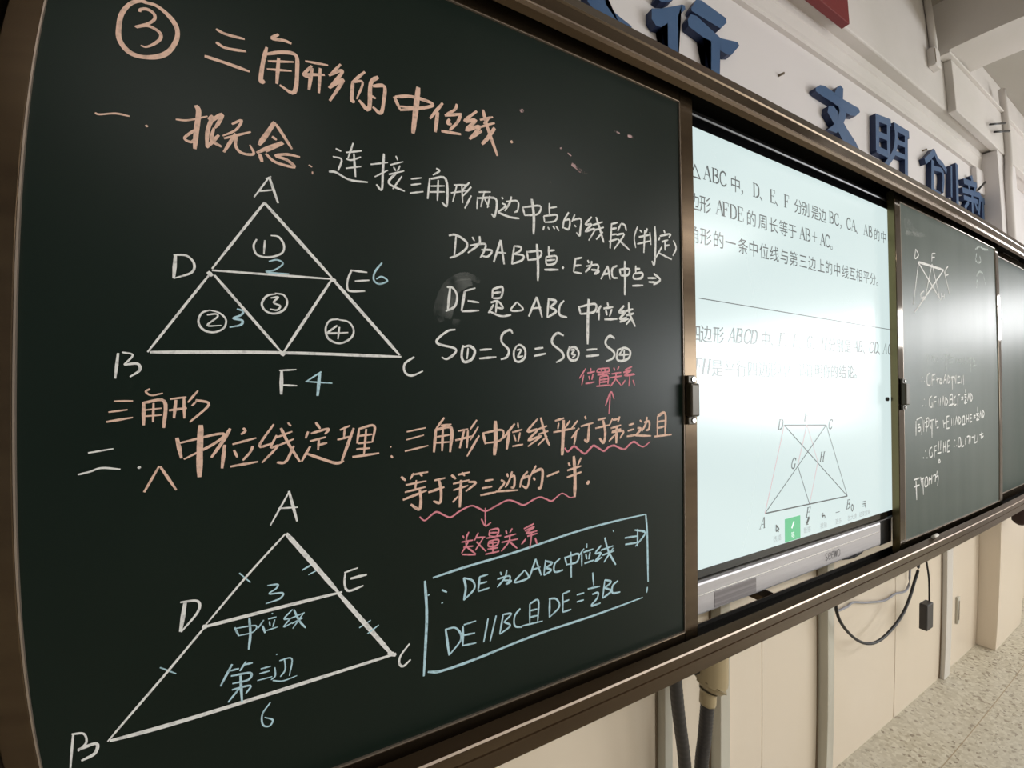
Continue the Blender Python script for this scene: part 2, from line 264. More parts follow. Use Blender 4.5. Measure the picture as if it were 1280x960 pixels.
BOARD_INK = [
    ('circled number three beside the title', 'O', '56 -383,972 -398,973 -418,958 -433,926 -436,887 -432,857 -414,833 -389,826 -357,835 -333,855 -318,888 -315,916 -324,939 -342,958 -364,971 -383,972|35 -396,943 -395,950 -382,955 -368,949 -364,935 -376,918 -402,900 -377,911 -354,903 -349,889 -359,871 -377,855 -389,855'),
    ('title reading 三角形的中位线', 'O', '37 -233,953 -211,947 -168,949;37 -232,917 -210,909 -164,916;42 -256,871 -209,868 -155,863|40 -88,993 -104,975 -75,980 -56,978;51 -116,946 -125,895 -129,846 -120,849;50 -116,926 -80,944 -46,949 -41,913 -48,840 -84,849;34 -113,907 -50,927;34 -115,884 -55,899;50 -87,925 -91,850|36 -21,940 39,949;44 -28,899 30,917;41 -4,932 -24,900 -11,897;52 -3,926 -11,859;47 18,933 15,858;43 73,964 43,919;43 41,919 75,946 73,932 41,882;46 43,882 77,918 74,904 44,844|44 141,965 104,919;53 107,922 104,866 113,865;35 107,922 135,930 118,873;60 180,962 158,934 153,853 124,872;52 164,928 198,938 197,895 188,851 164,863;42 157,896 173,892|57 228,916 246,881;52 232,916 283,933 348,932 335,915 246,878;39 246,890 325,906;84 304,971 295,886 287,814|54 385,944 342,879;67 368,909 360,839;45 434,956 427,935 395,907;52 392,904 451,927;51 409,897 401,881 416,881;52 448,922 434,891 409,860;52 380,848 448,856|57 506,954 462,906 502,921 467,876 517,903 478,848;50 480,849 524,889;63 528,966 546,906 583,816;44 517,926 566,951;48 520,902 573,932;66 573,914 546,870 524,842;48 554,947 531,916|57 636,886 642,878'),
    ('numeral 一 and heading 概念', 'O', '24 -470,661 -461,659 -431,669 -404,669;27 -373,655 -368,652|23 -313,686 -288,691 -247,713;56 -272,735 -266,719 -270,670 -273,620;33 -267,676 -294,644 -281,636 -271,649;47 -244,704 -236,714 -246,677 -248,632;43 -242,699 -216,727 -223,702 -231,686;48 -248,630 -222,670;38 -233,686 -237,653 -216,640|29 -194,707 -172,724 -185,694 -214,670;34 -211,664 -151,698;44 -185,684 -211,627;35 -183,678 -185,651 -171,635 -144,639 -153,662|56 -95,741 -114,702 -132,667;39 -92,736 -73,708 -52,676;39 -101,699 -90,692;46 -137,644 -106,668 -75,688 -116,653;51 -130,643 -124,622;39 -116,647 -92,629 -46,626 -65,642 -92,647 -63,658 -32,658|25 -10,641 -1,637;22 0,624 0,616'),
    ('white definition line 连接三角形两边中点的线段(判定)', 'W', '29 61,707 76,702;26 53,681 77,678 68,643;32 43,634 62,636 100,622 151,626;26 109,736 95,687;26 89,702 133,718;26 90,683 105,683 131,699;26 89,654 132,670;32 111,704 116,634|27 159,683 210,701;36 198,726 195,668 192,612 176,625;27 171,647 210,677;28 234,728 240,715;28 217,695 257,715;28 227,691 234,680;28 247,700 239,681;28 213,664 260,686;34 237,676 213,637 262,621;28 253,668 225,621|29 281,665 316,677;29 281,646 313,657;29 278,619 321,633|30 363,719 374,713 352,694;36 342,682 335,612;40 345,680 395,691 399,605 382,610;30 345,656 392,667;30 342,636 392,647;37 370,682 367,612|31 423,677 469,687;31 413,648 465,666;31 433,676 419,619;31 451,680 454,622;32 478,698 454,667;32 485,684 454,645;35 485,654 461,605|33 512,672 557,682;32 508,654 505,612;40 508,650 576,661 572,600 559,605;32 532,673 519,621;33 534,652 549,627;33 553,667 544,623|34 599,673 604,666;34 616,660 661,671 662,639 648,627;34 637,683 630,658 610,625;33 599,651 614,644 583,615;38 583,615 630,607 668,609|43 682,654 690,624;35 682,652 754,672 745,640 690,624;55 720,691 728,629 726,561|41 795,691 795,650;37 797,673 828,683;36 770,637 774,614;37 770,637 827,652 818,627 774,614;36 772,600 766,583;37 787,599 796,589;37 809,607 818,597;37 824,608 837,593|38 882,673 861,639 854,606;38 863,638 886,644 881,608 858,609;38 910,670 896,639;43 900,646 938,657 935,614 931,591 916,601;39 907,628 916,622|40 991,676 960,640 991,646 959,612 1006,630 975,579;50 1013,680 1035,623 1050,583;41 996,644 1046,666;41 999,623 1051,645;41 1046,625 1012,589|51 1092,668 1082,564;42 1089,665 1124,678;42 1087,644 1118,654;42 1086,620 1118,629;42 1076,591 1121,609;42 1140,675 1123,643;43 1140,676 1161,674 1169,651;42 1115,625 1157,634 1103,565;48 1123,609 1187,572|39 1233,682 1213,633 1220,587|45 1244,668 1258,660;45 1288,683 1278,661;45 1238,637 1301,657;45 1229,606 1303,631;50 1273,673 1265,573;46 1302,668 1307,614;56 1332,701 1334,623 1325,534 1311,545|47 1386,693 1393,680;47 1361,658 1354,642;47 1361,662 1425,682 1416,665;47 1372,638 1412,653;47 1392,641 1391,603;47 1391,623 1419,632;46 1372,616 1332,559;52 1353,586 1432,569|43 1444,657 1461,625 1439,587'),
    ('white line D为AB中点 E为AC中点', 'W', '38 406,504 430,510 466,493 466,470 437,444 409,430;37 431,507 424,435|35 488,513 496,500;35 515,520 512,492 472,456;36 479,482 534,496 531,471 517,446;36 521,474 560,477 545,454 519,453|48 594,519 567,437;48 594,519 607,435;37 575,473 615,476|41 647,506 637,439;38 647,506 674,506 669,491 645,477;38 645,477 683,477 677,459 637,440|39 698,496 703,462;39 698,492 756,504 748,477 702,463;55 740,528 744,455 743,392|44 791,527 791,489;41 791,510 817,517;40 778,485 823,495 818,468 782,458 778,485;41 782,473 818,481;45 771,437 833,445|50 850,458 857,453|47 912,501 901,445;43 908,496 943,507;43 905,469 938,477;43 901,445 940,444|44 969,501 975,489;44 989,500 984,479 957,451;44 961,475 1016,488 1018,469 1000,448;44 986,465 1024,465 1006,449|45 1069,491 1033,433;50 1069,491 1080,437;45 1043,453 1081,463|46 1118,499 1092,482 1094,449 1120,448|47 1131,487 1136,461;47 1131,484 1182,493 1174,467 1136,460;57 1159,524 1159,445 1156,381|49 1219,513 1218,480;49 1218,498 1243,503;49 1207,477 1254,486 1249,464 1207,457 1207,477;49 1198,425 1259,434|50 1286,468 1335,474;51 1291,452 1338,455;51 1321,492 1359,469 1318,443'),
    ('white line DE是△ABC中位线', 'W', '37 399,333 419,332 434,307 426,272 395,253;47 410,331 402,259|48 461,325 449,258;31 461,326 499,340;38 471,294 512,292;38 450,257 512,265|40 563,343 561,311;40 563,343 599,354 594,318 563,311;40 563,329 594,336;40 578,303 574,263;40 555,296 582,303 601,281 576,280;40 566,290 546,259;37 550,265 593,252 633,259|34 656,307 632,275 681,282 656,307|51 738,333 704,259;55 738,333 760,260;35 717,289 756,296|44 789,334 782,261;44 789,330 821,325 793,299;44 793,301 821,287 782,261|45 857,331 837,308 837,275 870,268|47 924,316 933,284;48 924,312 1003,331 997,299 933,286;61 972,348 967,265 965,170|49 1033,327 1009,298;49 1022,313 1021,268;50 1065,343 1069,329;50 1044,317 1094,327;50 1056,312 1062,291;50 1087,318 1074,287;50 1048,273 1115,280|52 1152,338 1126,308 1157,312 1128,281 1166,290;52 1128,269 1176,285;53 1177,354 1182,306 1212,255;52 1158,315 1201,328;52 1163,298 1206,311;52 1195,293 1162,261'),
    ('white equation of four areas S', 'W', '37 428,195 402,189 368,161 371,145 425,133 425,116 398,97 381,103|45 455,145 450,122 450,102 460,89 485,99 496,127 478,143 457,139;34 472,136 468,99|39 514,131 558,136;39 512,102 575,109|41 639,194 628,206 600,190 596,162 623,135 615,110 592,101|42 655,152 643,129 647,101 666,95 687,112 687,141 667,155 655,150;34 655,136 672,137 659,112 680,116|43 728,143 764,149;43 724,117 776,128|45 854,198 827,206 805,187 805,164 845,136 851,114 819,96|46 881,159 872,129 885,107 913,110 922,137 904,157 881,152;38 885,145 901,146 890,130 906,127 892,115|48 960,148 1011,154;48 955,123 1021,130|50 1101,200 1075,209 1054,188 1059,168 1097,143 1089,119 1054,106|51 1118,158 1110,121 1131,109 1174,123 1182,151 1153,164 1116,154;42 1121,133 1176,138;42 1145,159 1121,133;42 1150,155 1147,113'),
    ('pink note 位置关系 with an upward arrow', 'P', '34 955,76 924,37;34 945,51 935,11;35 979,78 979,66;35 962,58 1000,65;35 969,47 974,32;35 990,55 983,32;35 952,17 997,24|36 1013,75 1071,80;36 1013,75 1013,62 1068,66 1068,80;36 1031,75 1031,63;36 1049,78 1049,64;36 1011,51 1075,58;36 1041,62 1038,48;35 1023,44 1021,12;36 1023,44 1063,48 1063,16;36 1023,32 1063,36;36 1023,22 1063,26;36 1005,7 1075,12|37 1094,82 1100,70;37 1122,87 1113,73;37 1082,56 1133,63;37 1071,40 1138,49;37 1106,60 1102,36 1076,6;37 1104,36 1132,10|38 1192,88 1152,73;38 1144,63 1187,74 1150,51 1203,59;38 1162,49 1208,56;38 1179,53 1173,6;37 1154,32 1138,13;38 1195,33 1204,10|36 1050,-72 1078,-16 1095,-46;36 1076,-20 1067,-105'),
    ('orange theorem line 三角形中位线平行于第三边且', 'O', '28 268,-133 328,-123;28 266,-158 322,-146;31 262,-193 336,-180|39 389,-93 361,-129;33 377,-118 413,-116;52 361,-129 354,-203;53 364,-131 412,-128 408,-206;33 364,-154 406,-150;33 360,-173 406,-173;46 384,-130 381,-201|34 435,-139 471,-134;41 426,-169 489,-158;47 457,-137 441,-196;41 470,-137 466,-197;35 502,-105 478,-136;35 507,-128 478,-172;41 510,-158 466,-225|49 524,-150 533,-189;36 523,-151 596,-144 590,-178 533,-186;72 570,-111 571,-177 566,-229|48 645,-124 600,-173;63 623,-153 613,-212;38 657,-121 659,-140;37 635,-154 675,-146;37 641,-163 649,-186;38 666,-156 657,-190;37 635,-203 678,-199|42 739,-110 696,-154 739,-149 699,-186 753,-173 697,-208;47 751,-106 774,-182 789,-211;39 737,-149 778,-138;39 741,-167 783,-157;39 778,-175 738,-207|41 812,-121 853,-112;41 829,-129 825,-152;41 879,-123 853,-154;41 805,-163 903,-152;70 851,-119 847,-194 843,-251|42 915,-124 887,-152;42 922,-153 885,-190;55 908,-167 898,-214;43 949,-108 954,-121;43 929,-147 989,-136;56 969,-143 962,-205 945,-198|44 1011,-126 1053,-119;44 999,-158 1068,-148;58 1038,-127 1048,-175 1040,-216 1019,-198|45 1087,-121 1069,-150;46 1087,-129 1115,-126;46 1123,-116 1113,-139;46 1076,-162 1130,-151;46 1130,-167 1081,-177 1141,-176 1123,-205;69 1107,-154 1104,-224;45 1097,-189 1066,-213|47 1171,-153 1201,-148;47 1165,-177 1200,-171;47 1160,-199 1211,-196|48 1232,-135 1242,-144;49 1256,-146 1285,-144 1283,-175 1265,-180;49 1273,-123 1265,-153 1242,-183;48 1218,-167 1238,-173 1207,-198;49 1207,-198 1296,-205|50 1335,-122 1332,-205;61 1335,-122 1380,-113 1378,-205;51 1335,-147 1377,-143;51 1335,-173 1377,-168;51 1314,-209 1419,-206'),
    ('second orange theorem line 等于第三边的一半', 'O', '43 250,-271 264,-284;34 289,-263 278,-282;35 282,-268 335,-264;35 308,-265 316,-276;35 264,-298 329,-292;35 261,-320 326,-311;41 255,-343 330,-322;35 297,-286 293,-317;47 308,-318 311,-353 305,-379 279,-360|36 355,-293 391,-289;42 335,-329 388,-318;46 371,-293 377,-333 373,-366 351,-359|43 412,-281 427,-296;37 434,-283 477,-278;37 448,-276 458,-289;37 417,-311 474,-304;37 418,-332 470,-322;38 470,-310 497,-316 461,-341;58 445,-301 440,-391;37 435,-353 415,-371|39 530,-313 561,-312;39 519,-337 557,-335;39 513,-360 572,-356|40 613,-296 618,-309;41 627,-311 642,-308 641,-344 628,-347;41 634,-291 623,-320 607,-344;40 590,-316 603,-328 580,-351;40 570,-354 657,-359|42 696,-297 674,-319 664,-351;42 676,-320 702,-317 693,-354 672,-345;42 731,-279 703,-321;51 713,-304 756,-297 751,-357 737,-362;43 719,-321 726,-332|44 776,-323 830,-310|46 871,-281 879,-295;47 930,-267 914,-295;46 866,-310 930,-299;46 864,-336 931,-322;71 896,-258 901,-334 899,-415|95 958,-362 967,-371'),
    ('pink wavy underline below the theorem', 'P', '40 855,-224 869,-239 896,-221 919,-235 947,-253 971,-237 991,-225 1020,-240 1042,-250 1065,-236 1093,-232 1122,-244 1149,-250 1174,-233 1200,-224 1231,-242 1255,-247 1290,-229|29 307,-403 323,-417 343,-404 362,-395 385,-408 409,-419 440,-403 479,-391 504,-401 533,-416 570,-404 615,-390 647,-400 679,-415 716,-402 745,-395 771,-405 796,-416 823,-401 845,-394 877,-413 899,-412|28 531,-405 531,-466;28 516,-440 531,-466 552,-458'),
    ('pink note 数量关系', 'P', '31 450,-486 454,-496;31 471,-477 464,-493;31 445,-507 486,-507;31 464,-485 460,-517;31 451,-525 486,-527;31 469,-510 445,-544;31 459,-522 495,-555;31 447,-548 495,-558;31 505,-485 491,-509;32 496,-501 530,-504;32 523,-506 494,-543;32 498,-515 533,-554|32 547,-483 579,-484 573,-508 547,-503 547,-483;32 547,-493 576,-496;32 534,-509 590,-509;32 543,-521 578,-521 573,-540 543,-538 543,-521;32 543,-528 575,-530;32 558,-519 558,-564;32 538,-547 578,-549;32 530,-563 582,-562|33 608,-494 612,-507;33 633,-491 623,-505;33 602,-517 648,-513;33 591,-533 656,-532;33 623,-512 619,-536 590,-564;34 623,-537 652,-565|35 721,-488 679,-500;35 683,-508 721,-500 689,-518 734,-516;35 693,-529 734,-525;35 711,-520 703,-574;34 687,-537 669,-554;35 725,-540 733,-565'),
    ('pale blue box drawn around the conclusion', 'B', '45 322,-609 327,-710 323,-805 316,-913|39 348,-605 460,-592 646,-577 903,-548 1100,-537 1263,-534;49 1263,-534 1271,-627 1275,-823;39 1271,-844 1267,-868;42 329,-903 375,-914 493,-911 726,-894 997,-891 1244,-882'),
    ('pale conclusion line DE为△ABC中位线', 'B', '39 333,-655 335,-659;36 377,-650 394,-662;36 377,-691 379,-695|41 452,-627 459,-662 452,-702;31 452,-627 483,-643 489,-672 452,-702|42 509,-636 503,-682;32 508,-636 540,-634;32 508,-659 536,-658;32 503,-684 544,-681|33 586,-635 590,-647;33 611,-633 603,-659 574,-686;33 574,-658 620,-656 620,-674 606,-683;33 599,-667 628,-675 610,-684|34 682,-648 640,-683 696,-679 682,-648|39 727,-617 700,-682;39 727,-617 750,-682;35 711,-655 747,-650|36 769,-629 761,-684;36 769,-633 797,-646 769,-658;36 769,-658 793,-672 761,-684|37 832,-636 808,-652 808,-681 845,-682|37 853,-634 862,-668;38 853,-638 914,-634 908,-664 862,-665;46 880,-620 882,-718|38 942,-619 920,-641;38 931,-630 931,-686;39 955,-602 955,-619;39 939,-633 986,-629;39 950,-641 955,-663;39 971,-638 964,-665;39 943,-677 990,-673|40 1025,-622 996,-648 1025,-652 996,-679 1030,-669;45 1043,-594 1063,-655 1099,-714;40 1023,-641 1086,-635;41 1031,-662 1091,-656;41 1086,-643 1038,-692|43 1147,-614 1220,-618;43 1149,-641 1225,-646;43 1201,-590 1259,-612 1204,-659;43 1217,-588 1215,-661|32 1086,-571 1089,-579'),
    ('pale conclusion line DE∥BC且DE=½BC', 'B', '43 389,-784 400,-871;34 386,-783 423,-787 442,-828 400,-871|41 448,-787 447,-851;31 451,-784 495,-782;31 451,-819 491,-822;31 444,-852 495,-857|36 539,-785 522,-863;36 569,-783 546,-866|37 596,-786 582,-852;33 596,-786 627,-792 598,-814;33 598,-813 623,-833 582,-852|34 663,-782 641,-803 641,-838 670,-851|35 702,-775 701,-845;35 702,-775 737,-771 734,-849;35 701,-800 733,-801;35 701,-823 733,-825;35 667,-846 755,-851|40 786,-777 784,-845;36 782,-776 814,-784 827,-817 784,-845|41 843,-772 843,-841;37 843,-772 877,-768;37 843,-804 872,-801;37 843,-841 881,-840|38 907,-791 942,-791;38 907,-818 940,-818|39 983,-721 988,-772;39 959,-780 1019,-783;40 981,-806 1009,-806 1004,-827 976,-850 1021,-850|40 1043,-763 1032,-834;41 1043,-763 1075,-778 1042,-795;41 1042,-795 1075,-815 1032,-834|41 1111,-781 1083,-796 1083,-825 1122,-830'),
    ('upper white triangle diagram ABC with midpoints', 'W', '30 -117,512 -141,472 -234,315;29 -239,300 -363,94;43 -117,510 53,324;47 57,318 247,105;29 -234,311 57,320;36 -229,299 -75,104;37 51,315 -69,104;43 -358,94 -75,102 252,100;57 -243,306 -233,296;56 49,319 64,316;62 -77,104 -67,95|21 -115,577 -102,587;25 -107,584 -142,521;39 -107,584 -85,516;26 -130,540 -95,551|29 107,353 96,322 96,295 108,290 145,294;29 104,352 151,351;29 116,321 157,328|26 -135,408 -142,388 -133,365 -104,363 -75,378 -70,401 -83,422 -102,423;25 -116,408 -118,369|26 -89,263 -110,256 -122,233 -112,214 -91,209 -69,221 -61,243 -70,262 -91,265;23 -101,251 -83,255 -94,239 -78,231 -86,219 -103,221|28 72,205 48,199 37,174 45,146 75,134 105,151 113,175 99,198 72,203;28 68,186 43,164 48,162 98,167;28 74,182 70,146|45 -310,339 -313,281;25 -314,340 -288,342 -272,324 -277,300 -313,281|24 -238,207 -255,198 -262,175 -251,155 -229,150 -208,162 -203,184 -217,201 -239,207;21 -244,194 -225,198 -222,190 -243,167 -213,169|29 -418,90 -423,29;23 -411,92 -391,86 -407,62;28 -407,62 -382,65 -378,49 -396,33|34 292,101 263,79 263,53 284,42 320,57|47 -74,54 -75,-13;26 -80,53 -38,56;26 -74,13 -36,11'),
    ('pale blue numbers on the upper triangle', 'B', '23 -106,351 -86,358 -72,349 -92,329 -112,321 -57,322|27 194,386 173,355 170,330 187,320 210,332 193,343 177,334|27 -179,215 -165,210 -170,199 -187,189 -167,185 -170,173 -195,165|24 26,51 -14,22;25 -15,23 55,18;46 22,47 16,-18'),
    ('small orange 三角形 above the second heading', 'O', '23 -425,-25 -390,-25;23 -435,-51 -400,-46;27 -439,-74 -390,-65|24 -358,4 -366,-3 -355,-12 -333,-7;39 -370,-28 -370,-85;37 -370,-30 -330,-27 -331,-93;24 -368,-48 -335,-44;24 -368,-63 -335,-61;30 -351,-31 -352,-78|25 -319,-22 -286,-17;34 -321,-50 -285,-45;36 -307,-24 -311,-70;34 -291,-19 -290,-71;25 -262,-1 -283,-31;25 -275,-40 -265,-28;30 -267,-25 -239,-37 -279,-81'),
    ('numeral 二 with a caret below it', 'W', '23 -471,-145 -426,-138;22 -489,-194 -468,-189 -447,-182 -413,-188;34 -380,-185 -376,-189'),
    ('heading 中位线定理 in orange', 'O', '45 -305,-119 -296,-171;32 -301,-133 -220,-114 -207,-120 -233,-142 -291,-174;65 -256,-89 -258,-148 -259,-222|40 -193,-101 -207,-130 -234,-174;48 -205,-143 -211,-204;32 -164,-101 -159,-109 -169,-118;32 -188,-143 -134,-129;31 -185,-158 -177,-178;32 -142,-150 -148,-166 -165,-187;34 -193,-201 -130,-193|30 -369,-248 -340,-187;33 -338,-188 -306,-250|30 -93,-94 -127,-151 -93,-145;31 -86,-124 -100,-157 -83,-154 -121,-197;37 -76,-105 -57,-150 -29,-202;31 -91,-132 -48,-116;31 -87,-155 -44,-137;36 -44,-156 -64,-198 -86,-199;31 -59,-91 -51,-101|35 11,-93 23,-112;32 -8,-118 -15,-137;33 -1,-124 44,-113 35,-128;33 -4,-146 38,-136;33 20,-138 17,-172;33 17,-158 41,-153;37 -3,-160 -25,-201;39 -10,-181 27,-198 64,-213 86,-209|34 75,-118 103,-106;34 68,-146 109,-137;34 88,-113 86,-142;45 113,-114 80,-208;35 128,-117 122,-160;35 127,-117 171,-110 165,-159;35 127,-138 165,-135;35 124,-160 165,-158;38 148,-118 141,-196;35 120,-177 159,-176;41 109,-199 185,-193|27 218,-175 221,-178;33 220,-203 225,-211'),
    ('lower white triangle diagram ABC with midline DE', 'W', '27 -66,-397 -155,-493 -248,-603;28 -249,-607 -342,-717 -451,-839;58 -64,-397 -1,-488 67,-588;61 67,-590 218,-814;45 -246,-606 -100,-598 78,-590;50 -446,-838 -139,-827 230,-815;56 -254,-604 -244,-608;61 206,-805 230,-820|28 -56,-282 -102,-369;39 -57,-280 -37,-367;26 -83,-325 -35,-328|48 -289,-533 -299,-606;28 -299,-532 -264,-537 -263,-564 -298,-607|32 -518,-805 -534,-889;28 -521,-803 -497,-807 -494,-831 -513,-849;37 -513,-845 -474,-838 -479,-862 -509,-875|27 84,-535 122,-528;32 87,-536 85,-571 97,-591 137,-584;40 101,-556 147,-553|33 272,-796 245,-825 240,-848 252,-861 275,-847'),
    ('pale blue notes 中位线 and 第三边 in the lower triangle', 'B', '24 -110,-531 -86,-533 -89,-543 -106,-554 -74,-559 -81,-573 -114,-579|27 -185,-625 -176,-649;19 -183,-628 -138,-632 -144,-648 -178,-649;28 -152,-609 -150,-653 -154,-692|20 -119,-622 -133,-642;29 -122,-637 -116,-658;20 -100,-608 -98,-611;20 -109,-622 -89,-621;20 -106,-629 -104,-642;20 -93,-627 -98,-646;20 -113,-652 -85,-649|20 -50,-610 -71,-631 -58,-635 -72,-653 -52,-647;25 -47,-611 -34,-645 -18,-670;21 -59,-635 -20,-626;21 -52,-649 -25,-640;21 -22,-626 -50,-663|15 -174,-484 -149,-514;26 -26,-506 7,-491;21 -10,-522 11,-514;23 124,-707 157,-693;23 147,-731 180,-713|20 -127,-752 -103,-752;20 -130,-764 -106,-764;20 -135,-781 -100,-781|20 -90,-723 -88,-725;20 -83,-743 -53,-746 -59,-792;20 -71,-739 -69,-771 -81,-788;20 -94,-758 -93,-781 -103,-789;18 -99,-792 -74,-801 -40,-797|30 -191,-720 -217,-770;27 -197,-736 -176,-736;27 -160,-722 -174,-743;28 -164,-729 -145,-730;27 -194,-750 -151,-755 -155,-772 -191,-771;27 -192,-787 -151,-789 -161,-807;33 -173,-755 -170,-827;27 -175,-788 -201,-817|20 -341,-684 -309,-709|23 -105,-850 -124,-876 -123,-905 -108,-914 -100,-900 -119,-886'),
    ('small pink chalk smudges on bare board', 'S', '78 898,866 922,857 946,845;27 946,847 976,845;30 880,904 897,897;38 1112,1058 1142,1057;69 1185,1058 1221,1062;86 679,1015 683,1003;41 800,772 804,771;35 1255,1172 1260,1168;59 848,917 851,912'),
    ('faint swirl of wiped chalk around the letters DE', 'E', '121 383,218 367,254 383,312 419,358 469,377 515,364;190 399,230 407,291 435,339 486,360;136 418,221 457,213'),
]
SECOND_INK = [
    ('white trapezium diagram with letters', 'W', '57 3976,1013 3962,941 4026,976 3986,1007 3976,1013;62 4275,1025 4267,961;62 4275,1025 4341,1036;62 4273,993 4327,1004;66 4592,969 4539,932 4544,893 4595,904|98 4023,923 4497,927;57 4023,923 3912,592;73 4023,916 4420,678;72 4497,927 3933,540;60 4269,943 4114,646;62 4269,943 4408,677;66 4505,920 4609,743|58 4107,716 4048,687 4061,655 4112,676;64 4435,736 4432,680;64 4500,738 4489,693;38 4434,708 4495,715'),
    ('faint half erased sketch in the upper corner', 'T', '97 5251,1211 5373,1260 5481,1253 5626,1272;95 5284,1186 5260,1111 5383,1120 5363,1180;95 5262,976 5346,1027 5454,1020;93 5276,960 5251,868;65 5452,1001 5499,924'),
    ('first faint line of white writing', 'T', '59 4148,235 4146,175;60 4223,245 4276,178;61 4229,215 4298,225;62 4337,234 4327,187;63 4394,212 4455,217;77 4505,255 4507,120;64 4464,238 4559,244 4544,200;65 4589,258 4585,190;66 4579,226 4655,231;66 4556,185 4662,192;67 4729,222 4705,177;69 4774,231 4794,191 4818,224;70 4864,234 4861,180;71 4935,245 4922,194 4980,212;87 5040,248 5052,116;73 5005,230 5118,242 5101,198;74 5152,226 5139,173;74 5099,172 5200,181'),
    ('line reading ∴GF为△AD中位线', 'W', '57 4040,68 4051,64;57 4032,38 4043,34;58 4075,37 4085,34|59 4179,100 4134,76 4132,16 4183,9 4177,46;60 4223,85 4219,1;60 4223,82 4284,90;60 4221,47 4271,51;61 4310,70 4334,8;61 4301,47 4368,60;62 4388,63 4366,24 4414,26 4388,63;63 4481,95 4437,19;64 4481,95 4511,19;64 4455,48 4504,51;65 4538,88 4536,24 4578,48 4543,87;79 4622,81 4626,-29;66 4596,65 4673,72 4663,36;67 4709,90 4697,19;68 4743,74 4797,79;68 4732,23 4804,28;69 4843,83 4821,19;70 4871,92 4876,8'),
    ('line reading ∴GF∥AD且GF=½AD', 'W', '58 4069,-96 4080,-100;57 4043,-144 4053,-149;58 4096,-146 4107,-150|59 4216,-75 4171,-97 4169,-150 4213,-159 4215,-124;60 4254,-88 4243,-164;61 4254,-88 4303,-81;61 4248,-122 4294,-118;61 4338,-93 4328,-157;62 4377,-90 4367,-155;63 4433,-78 4406,-156;63 4433,-78 4458,-158;64 4473,-87 4479,-155 4521,-124 4481,-89;65 4573,-72 4562,-144;65 4573,-77 4624,-71 4621,-142;65 4567,-109 4622,-107;78 4540,-157 4646,-146;67 4692,-82 4657,-106 4663,-155 4707,-148;67 4745,-74 4733,-165;68 4745,-76 4790,-72;69 4816,-97 4862,-94;69 4815,-114 4861,-111;70 4921,-26 4919,-60;70 4890,-76 4947,-72;70 4894,-93 4936,-99 4887,-144 4953,-140;71 4995,-61 4963,-128;72 4995,-61 5020,-129;72 5038,-61 5040,-130 5080,-101 5043,-63'),
    ('line reading 同理可证 HE∥AD且HE=½AD', 'W', '67 3925,-253 3921,-362;57 3932,-246 4029,-239 4018,-361;56 3951,-284 3992,-281;56 3950,-306 3999,-304 3991,-330 3953,-329;57 4064,-252 4054,-341;58 4074,-275 4128,-262;58 4093,-246 4147,-243 4138,-300 4083,-305;58 4111,-239 4104,-343;60 4165,-264 4247,-256;71 4210,-258 4205,-394;59 4171,-287 4192,-325;61 4278,-253 4284,-307;61 4269,-276 4323,-270;61 4294,-323 4333,-319|63 4426,-267 4440,-330;63 4441,-296 4473,-294;64 4496,-241 4492,-341;64 4496,-244 4550,-240;64 4494,-286 4540,-284;64 4492,-338 4554,-336;65 4599,-258 4597,-322;66 4642,-257 4640,-321;67 4703,-246 4674,-318;67 4703,-246 4736,-319;68 4756,-251 4762,-314 4800,-283 4760,-251;69 4841,-259 4835,-317;69 4841,-259 4883,-258 4881,-316;69 4825,-324 4899,-320;71 4935,-246 4932,-314;71 4982,-243 4980,-311;71 4933,-280 4981,-278;72 5016,-249 5013,-309;72 5016,-249 5064,-247;72 5014,-278 5058,-276;72 5013,-309 5062,-307;74 5103,-261 5153,-259;74 5102,-278 5153,-277;75 5207,-186 5205,-230;75 5164,-246 5236,-243;75 5174,-257 5224,-265 5172,-298 5244,-296;76 5283,-223 5255,-284;76 5283,-223 5307,-286;77 5336,-216 5339,-284 5378,-250 5342,-216'),
    ('line reading ∴GF平行等于HE', 'W', '58 4078,-483 4088,-489;57 4041,-529 4051,-535;58 4105,-535 4116,-540|59 4203,-463 4158,-482 4164,-535 4208,-531 4202,-501;60 4252,-462 4245,-550;60 4252,-462 4294,-459;60 4247,-496 4289,-495;61 4334,-426 4324,-502;62 4373,-424 4363,-501;74 4300,-521 4378,-518;61 4337,-565 4321,-590 4356,-590 4337,-565;63 4428,-440 4418,-525;63 4469,-436 4458,-521;63 4423,-479 4463,-477;64 4510,-437 4499,-524;64 4510,-437 4551,-435;64 4504,-480 4546,-478;64 4499,-524 4549,-522|66 4657,-439 4670,-445;66 4643,-487 4656,-493;67 4695,-487 4708,-493;68 4745,-428 4734,-493 4788,-494 4785,-434 4745,-428;69 4821,-442 4810,-502 4865,-500;70 4904,-438 4893,-497;71 4933,-432 4990,-432 4978,-494;72 5024,-429 5007,-496;73 5048,-444 5097,-442;74 5137,-427 5120,-490 5186,-488;75 5208,-426 5196,-483;77 5250,-434 5345,-427;77 5303,-411 5291,-463 5355,-449'),
    ('last line reading 平行四边形', 'W', '67 3878,-677 3974,-673;78 3912,-688 3922,-827;67 3877,-728 3973,-724;68 3992,-668 4014,-736;68 3991,-690 4051,-681;69 4030,-679 4038,-806;69 4072,-684 4064,-742 4114,-741 4109,-685 4072,-684;70 4145,-684 4136,-743;71 4134,-705 4182,-703;71 4197,-675 4188,-742;72 4219,-685 4265,-682 4256,-737;73 4296,-654 4284,-684;61 4257,-704 4315,-695 4301,-770'),
    ('faint wiped patch under the upper corner', 'E', '290 3820,1207 3832,1143 3880,1105;274 3852,1198 3934,1159 4036,1132;184 3807,1103 3966,1123 4145,1145'),
]
